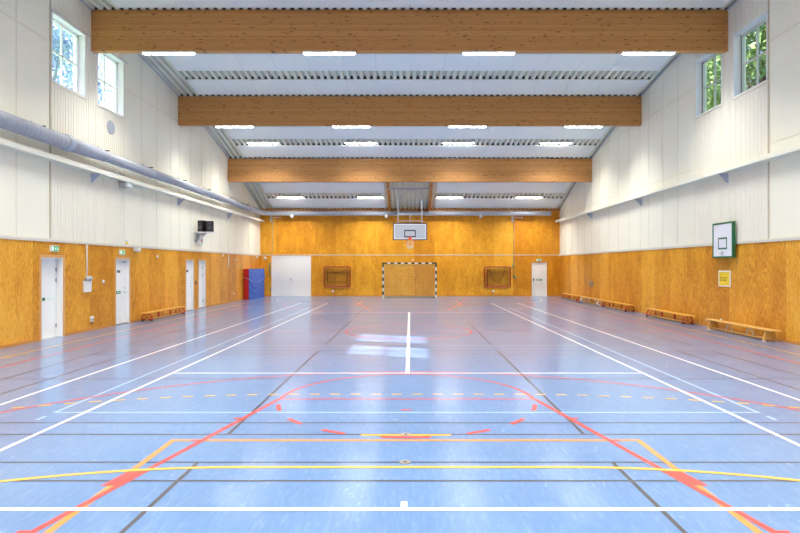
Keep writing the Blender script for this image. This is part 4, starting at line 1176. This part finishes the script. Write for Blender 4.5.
# ------------------------------------------------------------------ outside: ground, trees, mast
o = MB().box(-90, 90, -60, 120, -1.2, -.9).build('ground', M['grass']); tag(o, 'grass outside the hall', 'ground', kind='structure')
def make_tree(name, leaf, seed, H=17, R=5.0, n=7500, lab=None, cat='tree', grp=None, ls=.22, z0f=.3):
    rnd = random.Random(seed); r = empty(name, (0,0,0), lab, cat, grp)
    m = MB(); m.tube([(0,0,0), (.1,.05,H*.25), (0,.1,H*.5), (.1,0,H*.85)], [.34, .27, .18, .05], 10)
    blobs = []
    for k in range(26):
        t = rnd.random(); z = H*(z0f+(1-z0f)*t*.95); rad = R*math.sin(PI*min(1, .22+.72*t))**.6
        a = rnd.random()*2*PI; d = rad*math.sqrt(rnd.random())*.75
        blobs.append((d*math.cos(a), d*math.sin(a), z, R*(.22+.2*rnd.random())))
        m.tube([(0, 0, z*.72), (d*math.cos(a)*.5, d*math.sin(a)*.5, z*.86), (d*math.cos(a), d*math.sin(a), z)], [.1, .06, .02], 5)
    m.build('trunk', M['bark'] if leaf is M['leaf'] else M['barkglare'], r)
    m = MB()
    for i in range(n):
        b = blobs[rnd.randrange(len(blobs))]
        v = Vector((rnd.gauss(0,1), rnd.gauss(0,1), rnd.gauss(0,1))).normalized()*b[3]*(rnd.random()**.45)
        c = Vector(b[:3])+v
        nrm = Vector((rnd.gauss(0,1), rnd.gauss(0,1), rnd.gauss(0,1)+.6)).normalized()
        a = nrm.orthogonal().normalized(); bb = nrm.cross(a); an = rnd.random()*6.28
        a, bb = a*math.cos(an)+bb*math.sin(an), bb*math.cos(an)-a*math.sin(an)
        s1 = ls*(.6+.8*rnd.random()); s2 = s1*.55
        m.add([c-a*s1, c-bb*s2, c+a*s1, c+bb*s2], [(0,1,2,3)])
    m.build('foliage', leaf, r); return r
gt = 'green leafy trees outside the right windows'
t1 = make_tree('leafy_tree', M['leaf'], 3, 19, 5.5, 17000, ls=.17)
spots = [(19.0, 30, 'green leafy tree filling the nearer right window'), (22, 42.5, 'green leafy tree filling the farther right window'),
         (36, 48, 'green leafy tree far behind the right windows'), (30, 62, 'green leafy tree farthest behind the right windows'), (33, 31, 'green leafy tree behind, at the near edge of the right window')]
for i, (x, y, lb) in enumerate(spots):
    o = t1 if i == 0 else copy_tree(t1); o.location = (x, y, -.9); o.rotation_euler = (0, 0, i*1.7); tag(o, lb, 'tree', gt)
t2 = make_tree('overexposed_tree', M['leafglare'], 11, 17, 5.0, 9000, ls=.17, z0f=.25)  # ordinary green tree, outdoor glare put into its leaf and bark colours
for i, (x, y, lb) in enumerate([(-22, 33.5, 'tree with bluish overexposure in its colour, seen through the nearer left window'), (-30, 44, 'tree with bluish overexposure in its colour, farther off behind the nearer left window')]):
    o = t2 if i == 0 else copy_tree(t2); o.location = (x, y, -.9); o.rotation_euler = (0, 0, i*2.1); tag(o, lb, 'tree', 'overexposed trees outside the left windows')
# lattice mast seen through the farther left window
e = empty('lattice_mast', (-13.6, 24.4, -.9), 'pale steel lattice seen through the farther left window', 'lattice mast')
m = MB(); X0, Y0 = -13.6, 24.2; a = .45
for sx in (0, 1):
    for sy in (0, 1): m.tube([(X0-sx*a, Y0+sy*a, -.9), (X0-sx*a, Y0+sy*a, 14)], .035, 6)
z = -.9
while z < 13.5:
    for (p, q) in (((0,0), (1,0)), ((0,0), (0,1)), ((1,0), (1,1)), ((0,1), (1,1))):
        m.tube([(X0-p[0]*a, Y0+p[1]*a, z), (X0-q[0]*a, Y0+q[1]*a, z+.75)], .018, 5)
        m.tube([(X0-p[0]*a, Y0+p[1]*a, z), (X0-q[0]*a, Y0+q[1]*a, z)], .018, 5)
    z += .75
m.build('mast_lattice', M['mast'], e)
m = MB(); zt = 9.7
m.tube([(X0, Y0+a, zt), (X0, Y0+a+.8, zt+.12), (X0, Y0+1.9, zt-.15), (X0, Y0+2.3, zt-.7)], .03, 6); m.tube([(X0, Y0+a, zt-1.6), (X0, Y0+2.3, zt-.8)], .025, 6); m.tube([(X0, Y0+2.3, zt-.7), (X0, Y0+2.3, -.9)], .03, 6); m.tube([(X0, Y0+a, zt-1.9), (X0, Y0+2.3, zt-1.9)], .025, 6)
m.build('side_arm', M['mast'], e)

# ------------------------------------------------------------------ light from outside
w = bpy.data.worlds.new('sky'); S.world = w; w.use_nodes = True
nt = w.node_tree; bg = nt.nodes['Background']
sk = nt.nodes.new('ShaderNodeTexSky'); sk.sky_type = 'NISHITA'; sk.sun_disc = False
sk.sun_elevation = math.radians(38); sk.sun_rotation = math.radians(-73); sk.air_density = 1.0; sk.dust_density = 2.5; sk.ozone_density = 1.0
nt.links.new(sk.outputs[0], bg.inputs[0]); bg.inputs[1].default_value = .2
sd = bpy.data.lights.new('sun', 'SUN'); sd.energy = 8.5; sd.angle = math.radians(.7); sd.color = (1, .97, .92)
so = bpy.data.objects.new('sun', sd); COL.objects.link(so)
so.rotation_euler = Vector((8.8, -2.8, -7.45)).to_track_quat('-Z', 'Y').to_euler(); so.location = (-40, 30, 40)

# ------------------------------------------------------------------ camera
cd = bpy.data.cameras.new('camera'); cam = bpy.data.objects.new('camera', cd); COL.objects.link(cam)
cam.location = (0, 0, 1.875); cam.rotation_euler = (PI/2, 0, 0)
cd.sensor_width = 36; cd.lens = 557*36/800; cd.shift_x = -10.4/800; cd.shift_y = -.5/800
cd.clip_end = 400; cd.clip_start = .05
S.camera = cam
S.view_settings.view_transform = 'Standard'; S.view_settings.look = 'None'
S.view_settings.exposure = 1.08; S.view_settings.gamma = 1; S.view_settings.use_curve_mapping = False
